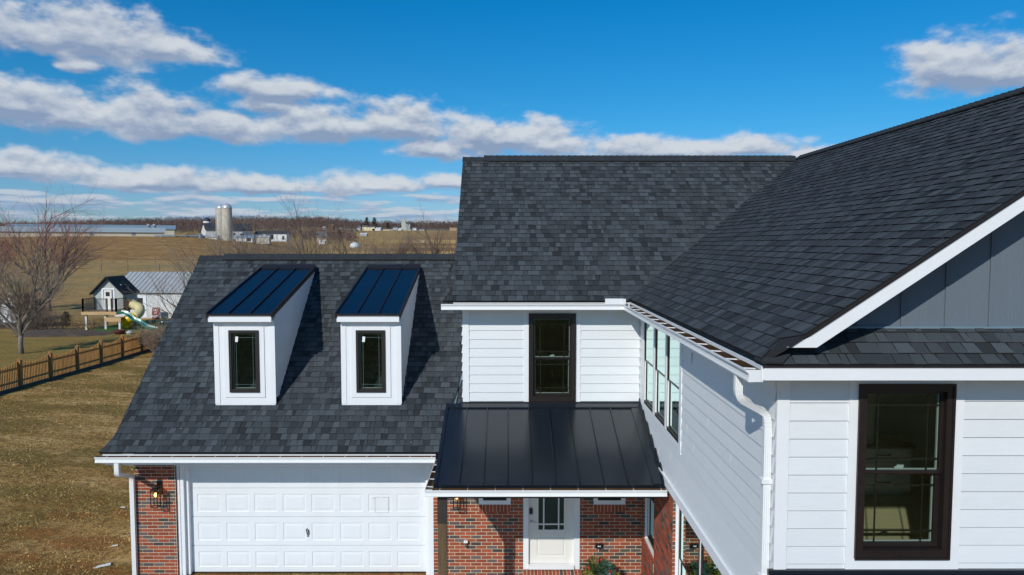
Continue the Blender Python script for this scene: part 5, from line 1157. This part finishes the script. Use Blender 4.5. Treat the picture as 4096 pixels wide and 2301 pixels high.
def slides():
    t = thing('tube_slide', 'yellow spiral tube slide with faded cream upper sections below the play house', 'slide', (-28.6, 53.8, ground(-28.6, 53.8)))
    P = [(-29.1, 54.7, -4.62), (-28.75, 54.25, -4.66), (-28.2, 53.9, -4.80), (-27.95, 53.5, -5.1), (-28.1, 53.0, -5.4), (-28.55, 52.8, -5.62), (-28.95, 52.95, -5.82), (-28.9, 53.2, -6.0), (-28.5, 53.25, -6.14)]
    def cm(P, n=5):
        o = []
        for i in range(len(P) - 1):
            p0, p1, p2, p3 = [Vector(P[max(0, min(len(P) - 1, j))]) for j in (i - 1, i, i + 1, i + 2)]
            for k in range(n): s = k / n; o.append(0.5 * ((2 * p1) + (p2 - p0) * s + (2 * p0 - 5 * p1 + 4 * p2 - p3) * s * s + (3 * p1 - p0 - 3 * p2 + p3) * s ** 3))
        o.append(Vector(P[-1])); return o
    pts = cm(P); n = len(pts); ks = [0, n // 4, n // 2, 3 * n // 4, n - 1]
    for i in range(4):
        seg = pts[ks[i]:ks[i+1] + 1]; mb = MB(); mb.tube(seg, [.34] * len(seg), 16); mb.tube(seg[:2], .37, 16); mb.build('tube_section', M_crm if i < 2 else M_yel, t, True)
    t = thing('open_slide', 'wavy dark green open slide leading down to the turf', 'slide', (-27.5, 52.4, ground(-27.5, 52.4)))
    P = cm([(-28.9, 52.4, -5.1), (-28.4, 52.4, -5.15), (-27.9, 52.35, -5.55), (-27.4, 52.3, -5.75), (-26.9, 52.3, -6.1), (-26.4, 52.3, -6.26), (-26.0, 52.3, -6.3)], 4); mb = MB()
    prof = [(-.3, .16), (-.27, .18), (-.22, .02), (0, -.04), (.22, .02), (.27, .18), (.3, .16)]
    for k in range(len(P) - 1):
        for j in range(6):
            mb.face([(P[k].x, P[k].y + prof[j][0], P[k].z + prof[j][1]), (P[k+1].x, P[k+1].y + prof[j][0], P[k+1].z + prof[j][1]), (P[k+1].x, P[k+1].y + prof[j+1][0], P[k+1].z + prof[j+1][1]), (P[k].x, P[k].y + prof[j+1][0], P[k].z + prof[j+1][1])])
    mb.build('chute', M_grn, t, True)
    mb = MB(); mb.tube([(-26.3, 52.1, -6.42), (-26.3, 52.1, -6.3)], .03, 6); mb.build('foot', M_grn, t)
slides()
M_tin = mat('galvanised_roof', (0.40, 0.41, 0.41), 0.55, 0.08, 1); M_wall = mat('white_board_wall', (0.66, 0.66, 0.64), 0.8, 0.08, 2, stretch=(3, 3, .4), dirt=.12)
M_rust = mat('rusty_tin', (0.24, 0.085, 0.04), 0.8, 0.5, 3)
def shed():
    x0, x1, y0, y1, g, ze, zr = -34.2, -24.0, 61.3, 67.5, -6.42, -4.12, -2.52
    t = thing('shed', 'long white board shed with ribbed grey metal roof behind the play house', 'shed', ((x0 + x1) / 2, y0, g)); F = front(y0)
    mb = MB(); mb.box(x0, x1, y0, y1, g - .1, ze)
    k = x0
    while k < x1: mb.fbox(F, k, k + .02, 0, .012, g, ze - .01); k += .42
    mb.face([(x0, y0, ze), (x0, y1, ze), (x0, (y0 + y1) / 2, zr)]); mb.face([(x1, y0, ze), (x1, y1, ze), (x1, (y0 + y1) / 2, zr)]); mb.build('wall', M_wall, t)
    mb = MB(); ym = (y0 + y1) / 2
    for ya, yb in ((y0 - .25, ym), (y1 + .25, ym)):
        za = ze - .05; mb.hexa([(x0-.3, ya, za), (x1+.3, ya, za), (x1+.3, yb, zr), (x0-.3, yb, zr), (x0-.3, ya, za+.04), (x1+.3, ya, za+.04), (x1+.3, yb, zr+.04), (x0-.3, yb, zr+.04)])
        k = x0 - .3
        while k < x1 + .3: mb.hexa([(k, ya, za+.04), (k+.04, ya, za+.04), (k+.04, yb, zr+.04), (k, yb, zr+.04), (k, ya, za+.075), (k+.04, ya, za+.075), (k+.04, yb, zr+.075), (k, yb, zr+.075)], 0, 1); k += .40
    mb.build('roof', [M_tin, mat('roof_rib', (0.27, 0.28, 0.28), 0.5, .1)], t)
    mb = MB(); mb.fbox(F, -32.5, -31.4, .013, .05, g + .1, -4.35); d = mb.build('door', M_trim, t); mb = MB(); mb.fbox(F, -32.2, -31.7, .0505, .055, -5.55, -4.62); mb.build('window', M_blk, d)
    mb = MB(); mb.fbox(F, -31.52, -31.46, .0505, .09, -5.72, -5.64); mb.build('handle', M_blk, d)
shed()
def sign():
    c = (-30.25, 60.4, ground(-30.25, 60.4)); t = thing('easel_sign', 'reddish brown wooden easel sign with white lettering leaning by the shed wall', 'sign', c)
    mt = mat('red_brown_board', (0.20, 0.055, 0.04), 0.8, .2, 6); mb = MB(); Q = lambda x, z, d=0.0: (c[0] + x, c[1] - .0 + (z * .22) - d, c[2] + z)
    mb.hexa([Q(-.33, .02), Q(.33, .02), Q(.33, .02, -.04), Q(-.33, .02, -.04), Q(-.33, .98), Q(.33, .98), Q(.33, .98, -.04), Q(-.33, .98, -.04)]); bd = mb.build('board', mt, t)
    mb = MB(); mb.tube([Q(-.25, .95, -.05), (c[0] - .25, c[1] + .62, c[2])], .02, 4); mb.build('rear_leg', M_wood, t)
    mb = MB(); mb.tube([Q(.25, .95, -.05), (c[0] + .25, c[1] + .62, c[2])], .02, 4); mb.build('rear_leg', M_wood, t)
    for s, z, size in (('LET', .72, .26), ('IT', .45, .26), ('SNOW', .17, .25)):
        cu = bpy.data.curves.new('lettering', 'FONT'); cu.body = s; cu.size = size; cu.align_x = 'CENTER'; tmp = bpy.data.objects.new('tmp', cu); C.objects.link(tmp)
        dg = bpy.context.evaluated_depsgraph_get(); me = bpy.data.meshes.new_from_object(tmp.evaluated_get(dg)); bpy.data.objects.remove(tmp)
        for v in me.vertices: p = v.co.copy(); q = Q(p.x, z + p.y, .006); v.co = (q[0] - c[0], q[1] - c[1], q[2] - c[2])
        me.materials.clear(); me.materials.append(M_trim); o = bpy.data.objects.new('lettering', me); C.objects.link(o); o.parent = bd
sign()
def coop():
    x0, x1, y0, y1, g, ze, zr = -41.6, -39.9, 57.6, 60.3, -6.42, -5.0, -4.15
    t = thing('coop', 'small white fronted coop with rusty tin roof at the left behind the lawn tree', 'coop', (-40.7, y0, g)); xm = (x0 + x1) / 2
    mb = MB(); mb.face([(x0, y0, g), (x1, y0, g), (x1, y0, ze), (xm, y0, zr), (x0, y0, ze)], 0, 0); mb.face([(x1, y0, g), (x1, y1, g), (x1, y1, ze), (x1, y0, ze)], 0, 1); mb.face([(x0, y0, g), (x0, y1, g), (x0, y1, ze), (x0, y0, ze)], 0, 1); mb.face([(x0, y1, g), (x1, y1, g), (x1, y1, ze), (xm, y1, zr), (x0, y1, ze)], 0, 1)
    mb.build('wall', [M_wall, mat('weathered_boards', (0.13, 0.12, 0.13), .9, .3, 3, stretch=(1, 1, 4))], t)
    mb = MB()
    for sg in (-1, 1): xe = xm + sg * 1.15; mb.hexa([(xm, y0 - .2, zr), (xe, y0 - .2, ze - .3), (xe, y1 + .2, ze - .3), (xm, y1 + .2, zr), (xm, y0 - .2, zr + .05), (xe, y0 - .2, ze - .25), (xe, y1 + .2, ze - .25), (xm, y1 + .2, zr + .05)])
    mb.build('roof', M_rust, t); mb = MB(); F = front(y0); mb.fbox(F, xm - .35, xm + .3, .0, .03, g + .1, g + 1.5); mb.build('door', M_trim, t)
coop()
# loose garden things
c = (-25.2 - 2.8, 50.7, ground(-28, 50.7)); mb = MB(); mb.lathe(c, [(.24, 0), (.36, .12), (.42, .26), (.43, .30), (.38, .30), (.32, .14), (.05, .06)], 20); o = mb.build('fire_bowl', mat('rusty_iron', (0.115, 0.035, 0.022), .8, .4, 10), None, True, loc=c); tag(o, 'rusty round fire bowl beside the picket fence', 'fire bowl')
c = (-27.2, 50.6, ground(-27.2, 50.6)); mb = MB(); r = random.Random(2); mb.lathe(c, [(.18, 0), (.24, .12), (.16, .24), (.03, .30)], 7); o = mb.build('rock', mat('pale_rock', (0.42, 0.42, 0.38), .9, .3, 9, bump=.5), None, loc=c); tag(o, 'pale rock right of the rusty fire bowl', 'rock')
mb = MB(); mb.box(-28.2, -26.7, 57.2, 57.35, ground(-27.5, 57.2) + .05, ground(-27.5, 57.2) + .12); o = mb.build('plank', M_trim, None, loc=(-27.5, 57.2, ground(-27.5, 57.2))); tag(o, 'white plank lying on the green turf', 'plank')
mb = MB(); mb.hexa([(-37.3, 53.2, -6.4), (-36.3, 53.5, -6.4), (-36.4, 54.1, -6.4), (-37.4, 53.9, -6.4), (-37.3, 53.2, -6.28), (-36.3, 53.5, -6.05), (-36.4, 54.1, -6.05), (-37.4, 53.9, -6.25)]); o = mb.build('cellar_board', mat('weathered_boards', (0.13, 0.12, 0.13)), None, loc=(-36.8, 53.6, -6.4)); tag(o, 'tilted weathered board at the edge of the mulch left of the evergreen bush', 'board')

# ------------------------------------------------------------------ pasture fences: posts one by one, one wire object per run
M_post = mat('weathered_post', (0.20, 0.17, 0.14), .9, .3, 6); M_wire = mat('fence_wire', (0.45, 0.43, 0.40), .5, .1, 5)
def post_run(pts, h, rad, grp, lbls, wire=None, wlbl=None, wr=.012):
    src = None
    for k, (x, y) in enumerate(pts):
        g = ground(x, y)
        if src is None:
            mb = MB(); mb.tube([(x, y, g - .2), (x, y, g + h)], rad, 7); src = mb.build('fence_post', M_post, None, loc=(x, y, g)); o = src
        else:
            o = src.copy(); C.objects.link(o); o.location = (x, y, g)
        tag(o, lbls(k), 'post', grp)
    if wire:
        mb = MB()
        for z in wire: mb.tube([(x, y, ground(x, y) + z) for x, y in pts], wr, 3, cap=False)
        o = mb.build('fence_wire', M_wire if wlbl[1] else M_post, None, loc=(pts[0][0], pts[0][1], ground(*pts[0]))); tag(o, wlbl[0], 'fence wire')
nr = ['leftmost', 'second', 'third', 'fourth', 'fifth', 'rightmost']
A = [(-93.0, 152), (-86.5, 150.5), (-79.3, 147.5), (-74.0, 150), (-70.5, 155.5)]
post_run(A, 1.5, .11, 'posts of the near pasture fence', lambda k: ['leftmost', 'second from left', 'middle', 'fourth from left', 'rightmost'][k] + ' post of the near pasture fence above the play house', [1.1], ('sagging wire of the near pasture fence', False))
B = [(-100 + 8.3 * k, 186 - 2.2 * k) for k in range(6)] + [(-56.0, 172), (-52, 168)]
post_run(B, 1.5, .10, 'posts along the pasture top rail', lambda k: 'post ' + ['first', 'second', 'third', 'fourth', 'fifth', 'sixth', 'seventh', 'eighth'][k] + ' from the left under the white rail of the corn stubble', [1.35], ('white top rail between pasture and corn stubble', True), .025)
B2 = [(-128 + 6.5 * k, 190 - .3 * k) for k in range(4)]
post_run(B2, 1.4, .08, 'posts at the left edge of the stubble', lambda k: ['leftmost', 'second', 'third', 'fourth'][k] + ' post from the left picture edge below the corn stubble', [1.3], ('white rail at the left edge below the corn stubble', True), .025)
D = [(-57.5 + 1.15 * k, 178 + 7.5 * k) for k in range(15)]
post_run(D, 1.5, .09, 'posts climbing to the silos', lambda k: ['first', 'second', 'third', 'fourth', 'fifth', 'sixth', 'seventh', 'eighth', 'ninth', 'tenth', 'eleventh', 'twelfth', 'thirteenth', 'fourteenth', 'fifteenth'][k] + ' post from the rail gate in the fence climbing to the silos', [.5, 1.0, 1.4], ('wires of the fence line climbing to the silos', False))
def rail_gate(x, y, w, lbl):
    g = ground(x, y); t = thing('rail_gate', lbl, 'gate', (x, y, g), 'rail gates in the pasture')
    for s in (0, w): mb = MB(); mb.box(x + s - .12, x + s + .12, y - .1, y + .1, g - .1, g + 1.7); mb.build('post', M_post, t)
    mb = MB(); mb.box(x, x + w, y - .06, y + .06, g + 1.45, g + 1.62); mb.build('top_rail', M_post, t); mb = MB(); mb.box(x + .12, x + w - .12, y - .05, y + .05, g + .05, g + .22); mb.build('bottom_rail', M_post, t)
rail_gate(-61.0, 160, 3.4, 'left rail gate at the corner of the stubble field'); rail_gate(-55.0, 166, 5.6, 'right rail gate at the corner of the stubble field')
mb = MB(); mb.box(-66, -63.4, 150, 150.5, ground(-65, 150), ground(-65, 150) + .2); o = mb.build('log', M_barkd, None, loc=(-65, 150, ground(-65, 150))); tag(o, 'dark log lying in the pasture right of the near fence', 'log')

# ------------------------------------------------------------------ farm on the hill
M_cream = mat('cream_metal_wall', (0.58, 0.52, 0.40), .7, .06, .3); M_bluer = mat('pale_blue_metal_roof', (0.38, 0.43, 0.43), .45, .06, .2); M_bluer2 = mat('blue_grey_metal_roof', (0.22, 0.31, 0.37), .45, .06, .2)
M_farmw = mat('farm_white', (0.72, 0.72, 0.71), .7, .08, .3); M_farmr = mat('dark_barn_roof', (0.035, 0.042, 0.050), .7, .1, .5); M_silo = mat('concrete_stave', (0.50, 0.46, 0.38), .9, .18, .5); M_dome = mat('silo_dome', (0.62, 0.63, 0.64), .35, .08, 1, metal=.4); M_galv = mat('galvanised_bin', (0.25, 0.28, 0.31), .4, .15, 1, metal=.4); M_void = mat('dark_opening', (0.012, 0.012, 0.012), .9)
def building(name, lbl, cat, x, y, L, W, hw, hr, ang, wm, rm, group=None, g=None, ov=.4, doors=(), sink=.5):
    """gabled building; long axis along local X; (x, y) = near left corner"""
    g = ground(x, y) if g is None else g; t = thing(name, lbl, cat, (x, y, g), group); ca, sa = math.cos(ang), math.sin(ang); T = lambda a, b, z: (x + a * ca - b * sa, y + a * sa + b * ca, g + z)
    mb = MB(); i = len(mb.v); mb.v += [T(0,0,-sink), T(L,0,-sink), T(L,W,-sink), T(0,W,-sink), T(0,0,hw), T(L,0,hw), T(L,W,hw), T(0,W,hw), T(0,W/2,hw+hr), T(L,W/2,hw+hr)]
    mb.idx(i, [(0,1,5,4), (1,2,6,9,5), (2,3,7,6), (3,0,4,8,7)]); mb.build('wall', wm, t)
    mb = MB(); k = hr / (W / 2)
    for b0, b1 in ((-ov, W / 2), (W + ov, W / 2)):
        z0 = hw - ov * k + .02; mb.hexa([T(-ov,b0,z0), T(L+ov,b0,z0), T(L+ov,b1,hw+hr+.02), T(-ov,b1,hw+hr+.02), T(-ov,b0,z0+.15), T(L+ov,b0,z0+.15), T(L+ov,b1,hw+hr+.17), T(-ov,b1,hw+hr+.17)])
    mb.build('roof', rm, t)
    for (a0, a1, z0, z1, m_, nm) in doors: mb = MB(); mb.hexa([T(a0,-.06,z0), T(a1,-.06,z0), T(a1,.02,z0), T(a0,.02,z0), T(a0,-.06,z1), T(a1,-.06,z1), T(a1,.02,z1), T(a0,.02,z1)]); mb.build(nm, m_, t)
    return t
th = math.atan2(45, 81)
building('poultry_house', 'long low poultry house with pale blue roof nearest on the hill crest', 'poultry house', -290.0, 374.0, 98, 13, 3.0, 2.5, math.atan2(46, 86), M_cream, M_bluer, 'long poultry houses on the hill', 4.1, .8, [(60, 62, .9, 2.6, M_galv, 'exhaust_fan'), (81, 83, .9, 2.6, M_galv, 'exhaust_fan'), (1, 97, 2.72, 2.98, M_void, 'vent_slot')], 2)
building('poultry_house', 'long low poultry house with duller blue roof behind the nearest one', 'poultry house', -291, 412, 88, 14, 4.6, 2.3, math.atan2(36, 80), M_cream, M_bluer2, 'long poultry houses on the hill', 4.9, .8, [(79, 82, .8, 3.4, M_farmw, 'door')], 2)
for k, (x, y) in enumerate(((-215.3, 425), (-211.9, 425))):
    z = 7.2; t = thing('feed_bin', ['left', 'right'][k] + ' one of the two galvanised feed bins behind the blue roofs', 'feed bin', (x, y, z), 'feed bins by the poultry houses')
    mb = MB(); mb.lathe((x, y, z), [(.4, 0), (1.15, 1.2), (1.15, 4.0)], 16); mb.build('hopper', M_galv, t); mb = MB(); mb.lathe((x, y, z + 4.0), [(1.2, 0), (.3, .8), (.1, .9)], 16); mb.build('lid', M_dome, t)
def silo(x, y, r, h, dome, lbl, n=28):
    g = ground(x, y); t = thing('silo', lbl, 'silo', (x, y, g), 'tall concrete silos'); mb = MB(); prof = [(r, -.5)]; z = 0
    while z < h: prof += [(r, z), (r + .09, z + .01), (r + .09, z + .12), (r, z + .13)]; z += 1.05
    prof.append((r, h)); mb.lathe((x, y, g), prof, n); mb.build('stave_wall', M_silo, t)
    mb = MB(); mb.lathe((x, y, g + h), [(r + .06, 0)] + [((r + .06) * math.cos(a), dome * math.sin(a)) for a in [R(10 * k) for k in range(1, 9)]] + [(.12, dome)], n); mb.build('dome', M_dome, t, True)
    mb = MB(); mb.tube([(x - r - .3, y - .5, g), (x - r - .3, y - .5, g + h + .5)], .16, 6); mb.build('chute', M_dome, t); mb = MB(); mb.tube([(x - .02, y, g + h + dome), (x, y, g + h + dome + .5)], .2, 6); mb.build('vent_cap', M_dome, t)
silo(-158.5, 400, 2.75, 18.0, 2.75, 'taller front concrete silo with white dome'); silo(-164.3, 406, 2.4, 17.6, 2.3, 'shorter rear concrete silo with white dome partly behind the front one')
zb = 3.9
bt = building('barn', 'large white barn with dark roof behind the silos', 'barn', -175.5, 412, 26, 13, 4.4, 4.0, R(34), M_farmw, M_farmr, None, zb, .5, [(9, 10, 1.5, 2.6, M_void, 'window'), (15, 16, 1.5, 2.6, M_void, 'window'), (19, 21, 0, 2.4, M_void, 'door')], 1)
x, y = -182.5, 430; t = thing('silo', 'short white silo with dark dome behind the barn gable', 'silo', (x, y, 4.5)); mb = MB(); mb.lathe((x, y, 4.5), [(2.1, -1), (2.1, 9.4)], 18); mb.build('wall', M_farmw, t); mb = MB(); mb.lathe((x, y, 13.9), [(2.15, 0), (2.1, .7), (1.5, 1.6), (.7, 2.1), (.1, 2.3)], 18); mb.build('dome', M_farmr, t, True)
building('long_shed', 'low white farm shed with dark roof right of the barn', 'shed', -150.5, 420, 18.5, 8, 3.5, 1.6, R(4), M_farmw, M_farmr, None, 2.7, .4, [(6.5, 11, .2, 3.0, M_void, 'open_bay'), (16, 17.2, 0, 2.2, M_void, 'door')], 1)
building('lean_to', 'small grey roofed outbuilding left of the silos', 'outbuilding', -172.0, 396, 9, 5, 1.8, 1.3, R(10), M_farmw, M_tin, None, 2.0, .3, (), 1)
building('lean_to', 'small blue roofed outbuilding right of the front silo', 'outbuilding', -152.5, 397, 9, 5, 1.9, 1.2, R(6), M_farmw, M_bluer2, None, 1.7, .3, [(5.5, 8, 0, 1.8, M_void, 'opening')], 1)
building('lean_to', 'tan outbuilding at the far right of the farmyard', 'outbuilding', -141.0, 396, 7, 5, 2.6, 1.0, R(6), M_silo, M_tin, None, 1.2, .3, (), 1)
x, y = -167.5, 386; t = thing('feed_bin', 'small dark grey feed bin in front of the barn', 'feed bin', (x, y, 2.4)); mb = MB(); mb.lathe((x, y, 2.2), [(.3, 0), (1.1, .9), (1.1, 3.0)], 14); mb.build('hopper', M_galv, t); mb = MB(); mb.lathe((x, y, 5.2), [(1.15, 0), (.2, .8)], 14); mb.build('lid', M_galv, t)
def bunk():
    x0, x1, y, g = -198.0, -170.0, 395, 3.0; t = thing('feed_shelter', 'long low dark open shelter between the poultry houses and the barn', 'shelter', ((x0 + x1) / 2, y, g))
    mb = MB(); mb.hexa([(x0, y, g+1.7), (x1, y, g+1.3), (x1, y+5, g+1.9), (x0, y+5, g+2.2), (x0, y, g+1.85), (x1, y, g+1.45), (x1, y+5, g+2.05), (x0, y+5, g+2.35)]); mb.build('roof', M_bluer2, t)
    mb = MB(); mb.box(x0 + .5, x1, y + 1.2, y + 4.5, g - 2, g + 1.35); mb.build('shade_box', M_void, t)  # near-black box stands in for the shade under the shelter roof
    for k in range(8): xx = x0 + .6 + k * 3.8; mb = MB(); mb.box(xx - .12, xx + .12, y + .2, y + .4, g - 1.5, g + 1.5 - k * .05); mb.build('post', M_farmw if k < 2 else M_post, t)
    mb = MB(); mb.tube([(-185, 393, 4.2), (-177.5, 393, 6.3)], .22, 6); o = mb.build('auger', mat('yellow_paint', (0.45, 0.27, 0.02), .5), None, loc=(-181, 393, 3)); tag(o, 'yellow auger tube slanting above the dark shelter', 'auger')
bunk()
mb = MB(); mb.tube([(x, 392 - .0 * x, ground(x, 392) + 1.1) for x in (-190, -180, -170, -160)], .06, 4); [mb.box(x - .08, x + .08, 391.9, 392.1, ground(x, 392) - .3, ground(x, 392) + 1.2) for x in range(-190, -158, 3)]
o = mb.build('farmyard_fence', M_post, None, loc=(-175, 392, 2)); tag(o, 'grey rail fence along the farmyard edge', 'fence')

# ------------------------------------------------------------------ valley buildings and the distant village
def px(u, y): return (u - 2044) / 2844 * y * 1.0
def vz(v, y): return -(v - 977) / 2844 * y
def tiny(name, lbl, cat, u0, u1, vb, vt, ve, y, wm, rm, group, dep=10, ang=0.0, doors=()):
    x0, x1 = px(u0, y), px(u1, y); g = vz(vb, y); hw = vz(ve, y) - g; hr = vz(vt, y) - vz(ve, y); gd = ground((x0 + x1) / 2, y)
    return building(name, lbl, cat, x0, y, x1 - x0, dep, hw, max(hr, .3), ang, wm, rm, group, g, .3, doors, max(1.0, g - gd + .5))
M_redw = mat('faded_red_wall', (0.26, 0.05, 0.05), .8, .15, 1); M_brownw = mat('brown_wall', (0.20, 0.10, 0.06), .8, .15, 1); M_tanw = mat('tan_wall', (0.42, 0.32, 0.22), .8, .1, 1); M_yelw = mat('pale_yellow_wall', (0.68, 0.62, 0.42), .8, .05, 1); M_greyr = mat('grey_shingle_roof', (0.14, 0.13, 0.13), .8, .15, 1); M_whr = mat('white_metal_roof', (0.66, 0.68, 0.68), .5, .05, .3); M_lgrey = mat('pale_grey_wall', (0.40, 0.42, 0.42), .8, .1, 1); M_tanr = mat('tan_roof', (0.42, 0.26, 0.12), .7, .1, 1)
tiny('farm_house', 'stone coloured house with steep gable behind the bare trees', 'house', 1272, 1312, 972, 926, 950, 560, M_tanw, M_greyr, 'houses in the valley', 9, .3)
tiny('farm_building', 'small red building with red roof seen through the bare trees', 'building', 1371, 1398, 951, 934, 943, 720, M_redw, mat('red_roof', (0.30, 0.06, 0.07), .6, .1, 1), 'houses in the valley', 9)
tiny('farm_building', 'white and dark building right of the small red one', 'building', 1446, 1472, 943, 932, 937, 780, M_lgrey, M_whr, 'houses in the valley', 8)
tiny('house', 'brown two storey house high among the hillside trees', 'house', 1321, 1339, 913, 898, 904, 950, M_brownw, M_tanr, 'houses on the wooded hillside', 9)
tiny('house', 'small white house on the hillside left of the brown one', 'house', 1297, 1311, 912, 902, 906, 950, M_farmw, M_greyr, 'houses on the wooded hillside', 9)
V = 'village buildings on the skyline'
for a in (('house', 'white house at the left end of the village', 1409, 1423, 919, 905, 910, M_farmw, M_greyr), ('house', 'house with bluish roof and white walls near the left of the village', 1427, 1446, 918, 905, 911, M_farmw, M_bluer),
          ('house', 'pale yellow gabled house in the middle of the village', 1455, 1474, 916, 902, 908, M_yelw, M_greyr), ('apartment_house', 'long pale yellow building right of the yellow gabled house', 1474, 1505, 917, 904, 909, M_yelw, M_greyr),
          ('warehouse', 'large white metal building in the village centre', 1495, 1528, 921, 910, 915, M_whr, M_whr), ('warehouse', 'low tan roofed shed right of the white metal building', 1537, 1562, 923, 916, 919, M_yelw, M_tanr),
          ('warehouse', 'grey shed with dark openings right of the tan roofed shed', 1562, 1586, 923, 917, 920, M_lgrey, M_tin), ('house', 'pale house with steep roof left of the grain mill', 1577, 1596, 917, 906, 911, M_lgrey, M_greyr),
          ('warehouse', 'bright white shed at the foot of the grain mill', 1592, 1617, 923, 912, 918, M_farmw, M_whr), ('warehouse', 'small white garage right of the grain mill', 1638, 1650, 922, 916, 918, M_farmw, M_greyr),
          ('warehouse', 'white block shaped building right of the grain mill', 1655, 1670, 921, 911, 914, M_farmw, M_lgrey), ('warehouse', 'low white sheds at the right end of the village', 1683, 1702, 924, 919, 921, M_farmw, M_whr),
          ('house', 'tan house at the far right by the roof edge', 1803, 1832, 923, 911, 917, M_tanw, M_tanr), ('greenhouse', 'pale greenhouse at the left end of the village', 1362, 1385, 920, 912, 915, M_lgrey, M_whr),
          ('warehouse', 'low white wall and sheds left of the village', 1396, 1440, 921, 917, 919, M_farmw, M_lgrey)):
    nm, lb, u0, u1, vb, vt, ve, wm, rm = a; w_ = u1 - u0; y = 1050; X0 = px(u0, y); L = px(u1, y) - X0
    tiny(nm, lb, nm.replace('_', ' ').replace('apartment house', 'building'), u0, u1, vb, vt, ve, y, wm, rm, V, 10, 0.0, [(L * q, L * q + .9, 5.8, 7.2, M_void, 'window') for q in (.2, .5, .75)] if w_ > 13 else ())
x, y = px(1620, 1050), 1050; g = 20.0; t = thing('grain_mill', 'pale green grain mill tower rising above the village', 'grain mill', (x, y, g), None)
mb = MB(); mb.box(x - 3.4, x + 3.4, y, y + 6, g - 1, g + 11); mb.build('tower', mat('mill_green', (0.40, 0.44, 0.36), .7, .1, 1), t); mb = MB(); mb.prism([(-2.6, 0), (2.6, 0), (2.6, 4.5), (0, 7.5), (-2.6, 4.5)], lambda p, h: (x + p[0], h, g + 11 + p[1]), y + .5, y + 5); mb.build('head_house', MATS['mill_green'], t)
for q in (4.9, 8.2): mb = MB(); mb.lathe((x + q, y + 2, g - 1), [(1.6, 0), (1.6, 9), (.2, 11)], 12); mb.build('bin', M_lgrey, t)
mb = MB(); mb.lathe((px(1424, 500), 500, vz(988, 500)), [(3.4, -.6), (3.4, .7), (2.9, 2.1), (1.6, 3.0), (.1, 3.3)], 14); o = mb.build('dome_shelter', M_whr, None, True, loc=(px(1424, 500), 500, vz(988, 500))); tag(o, 'white domed shelter in the valley field behind the bare trees', 'shelter')
tiny('playground', 'white framed porch beside the stone coloured house', 'porch', 1282, 1304, 978, 962, 965, 550, M_farmw, M_farmw, 'houses in the valley', 4)
mb = MB(); r = random.Random(9)
for k in range(16):
    xx = px(1686 + 3.8 * k, 480) + r.uniform(-.3, .3); yy = 480 + r.uniform(-5, 5); zz = ground(xx, yy) + .12; mb.face([(xx - .9, yy - 2.2, zz), (xx + .9, yy - 2.6, zz), (xx + 1.1, yy + 2, zz), (xx - .6, yy + 2.8, zz)])
o = mb.build('snow_patch', mat('snow', (0.8, 0.82, 0.86), .8, .05, 1)); tag(o, kind='structure')
mb = MB(); mb.box(px(1688, 560), px(1700, 560), 560, 560.2, ground(px(1688, 560), 560) + .8, ground(px(1688, 560), 560) + 2.6); o = mb.build('field_board', M_silo, None, loc=(px(1695, 560), 560, ground(px(1688, 560), 560))); tag(o, 'small board standing in the golden field by the maroon bush', 'board')
conifer('dark_conifer', 'rust brown conifer left of the small red building', px(1364, 650), 650, 4.5, 9.0, 61, M_conb, 700, 'dark conifers')
for k, (u, w_, h_) in enumerate(((1464, 7, 9), (1504, 14, 20), (1557, 8, 12), (1450, 6, 9), (1474, 13, 20), (1656, 8, 11))):
    conifer('dark_conifer', ['dark conifer left of the pale yellow village house', 'broad dark conifer behind the long yellow building', 'dark conifer between the white metal building and the mill', 'small dark conifer at the left end of the village', 'tall dark conifer above the pale yellow village house', 'dark conifer behind the white block shaped building'][k], px(u, 1120), 1120, w_, h_, 62 + k, M_con, 500, 'dark conifers')

# ------------------------------------------------------------------ far woods: reads as one mass
def woods():
    r = random.Random(77); mb = MB(); cnt = 0
    def crown(x, y, g, h, w, tn):
        mb.tube([(x, y, g - 1), (x, y, g + h * .5)], [.3, .15], 3, tn, 1, cap=False)
        for _ in range(34):
            u = r.uniform(.25, 1.0); rad = w / 2 * math.sin(math.pi * min(1, (u - .12) * .98)) ** .6 * r.random() ** .5; a = r.uniform(0, 6.28)
            p = Vector((x + rad * math.cos(a), y + rad * math.sin(a), g + u * h)); L_ = r.uniform(.8, 2.4); d = Vector((r.gauss(0, .6) + math.cos(a) * .5, r.gauss(0, .5), 1)).normalized() * L_; s = Vector((r.gauss(0, 1), r.gauss(0, .4), r.gauss(0, .3))).normalized() * r.uniform(.2, .55)
            mb.face([p - s, p + s, p + d], tn + r.uniform(-.3, .3), 0)
    for _ in range(5200):
        a = r.uniform(-.78, .05); y = r.uniform(760, 1380)
        if a > -.21: y = r.uniform(1120, 1500)
        elif a > -.30: y = r.uniform(900, 1380)
        elif a > -.62: y = r.uniform(800, 1350)
        x = a * y; g = ground(x, y); h = r.uniform(10, 17); crown(x, y, g, h, h * r.uniform(.6, .85), r.uniform(-.25, .25))
    # hedgerow belts in the valley
    for _ in range(110):
        a = r.uniform(-.31, -.215); y = r.uniform(560, 800); x = a * y
        crown(x, y, ground(x, y), r.uniform(5, 9), r.uniform(4, 7), r.uniform(0, .5))
    o = mb.build('woodland', [mat('winter_woods', (0.105, 0.068, 0.060), .95, .35, .02, tone=1.0), mat('winter_trunks', (0.12, 0.10, 0.09), .9)]); tag(o, kind='stuff')  # purple brown of bare woods, with a mild haze tint put into it
woods()
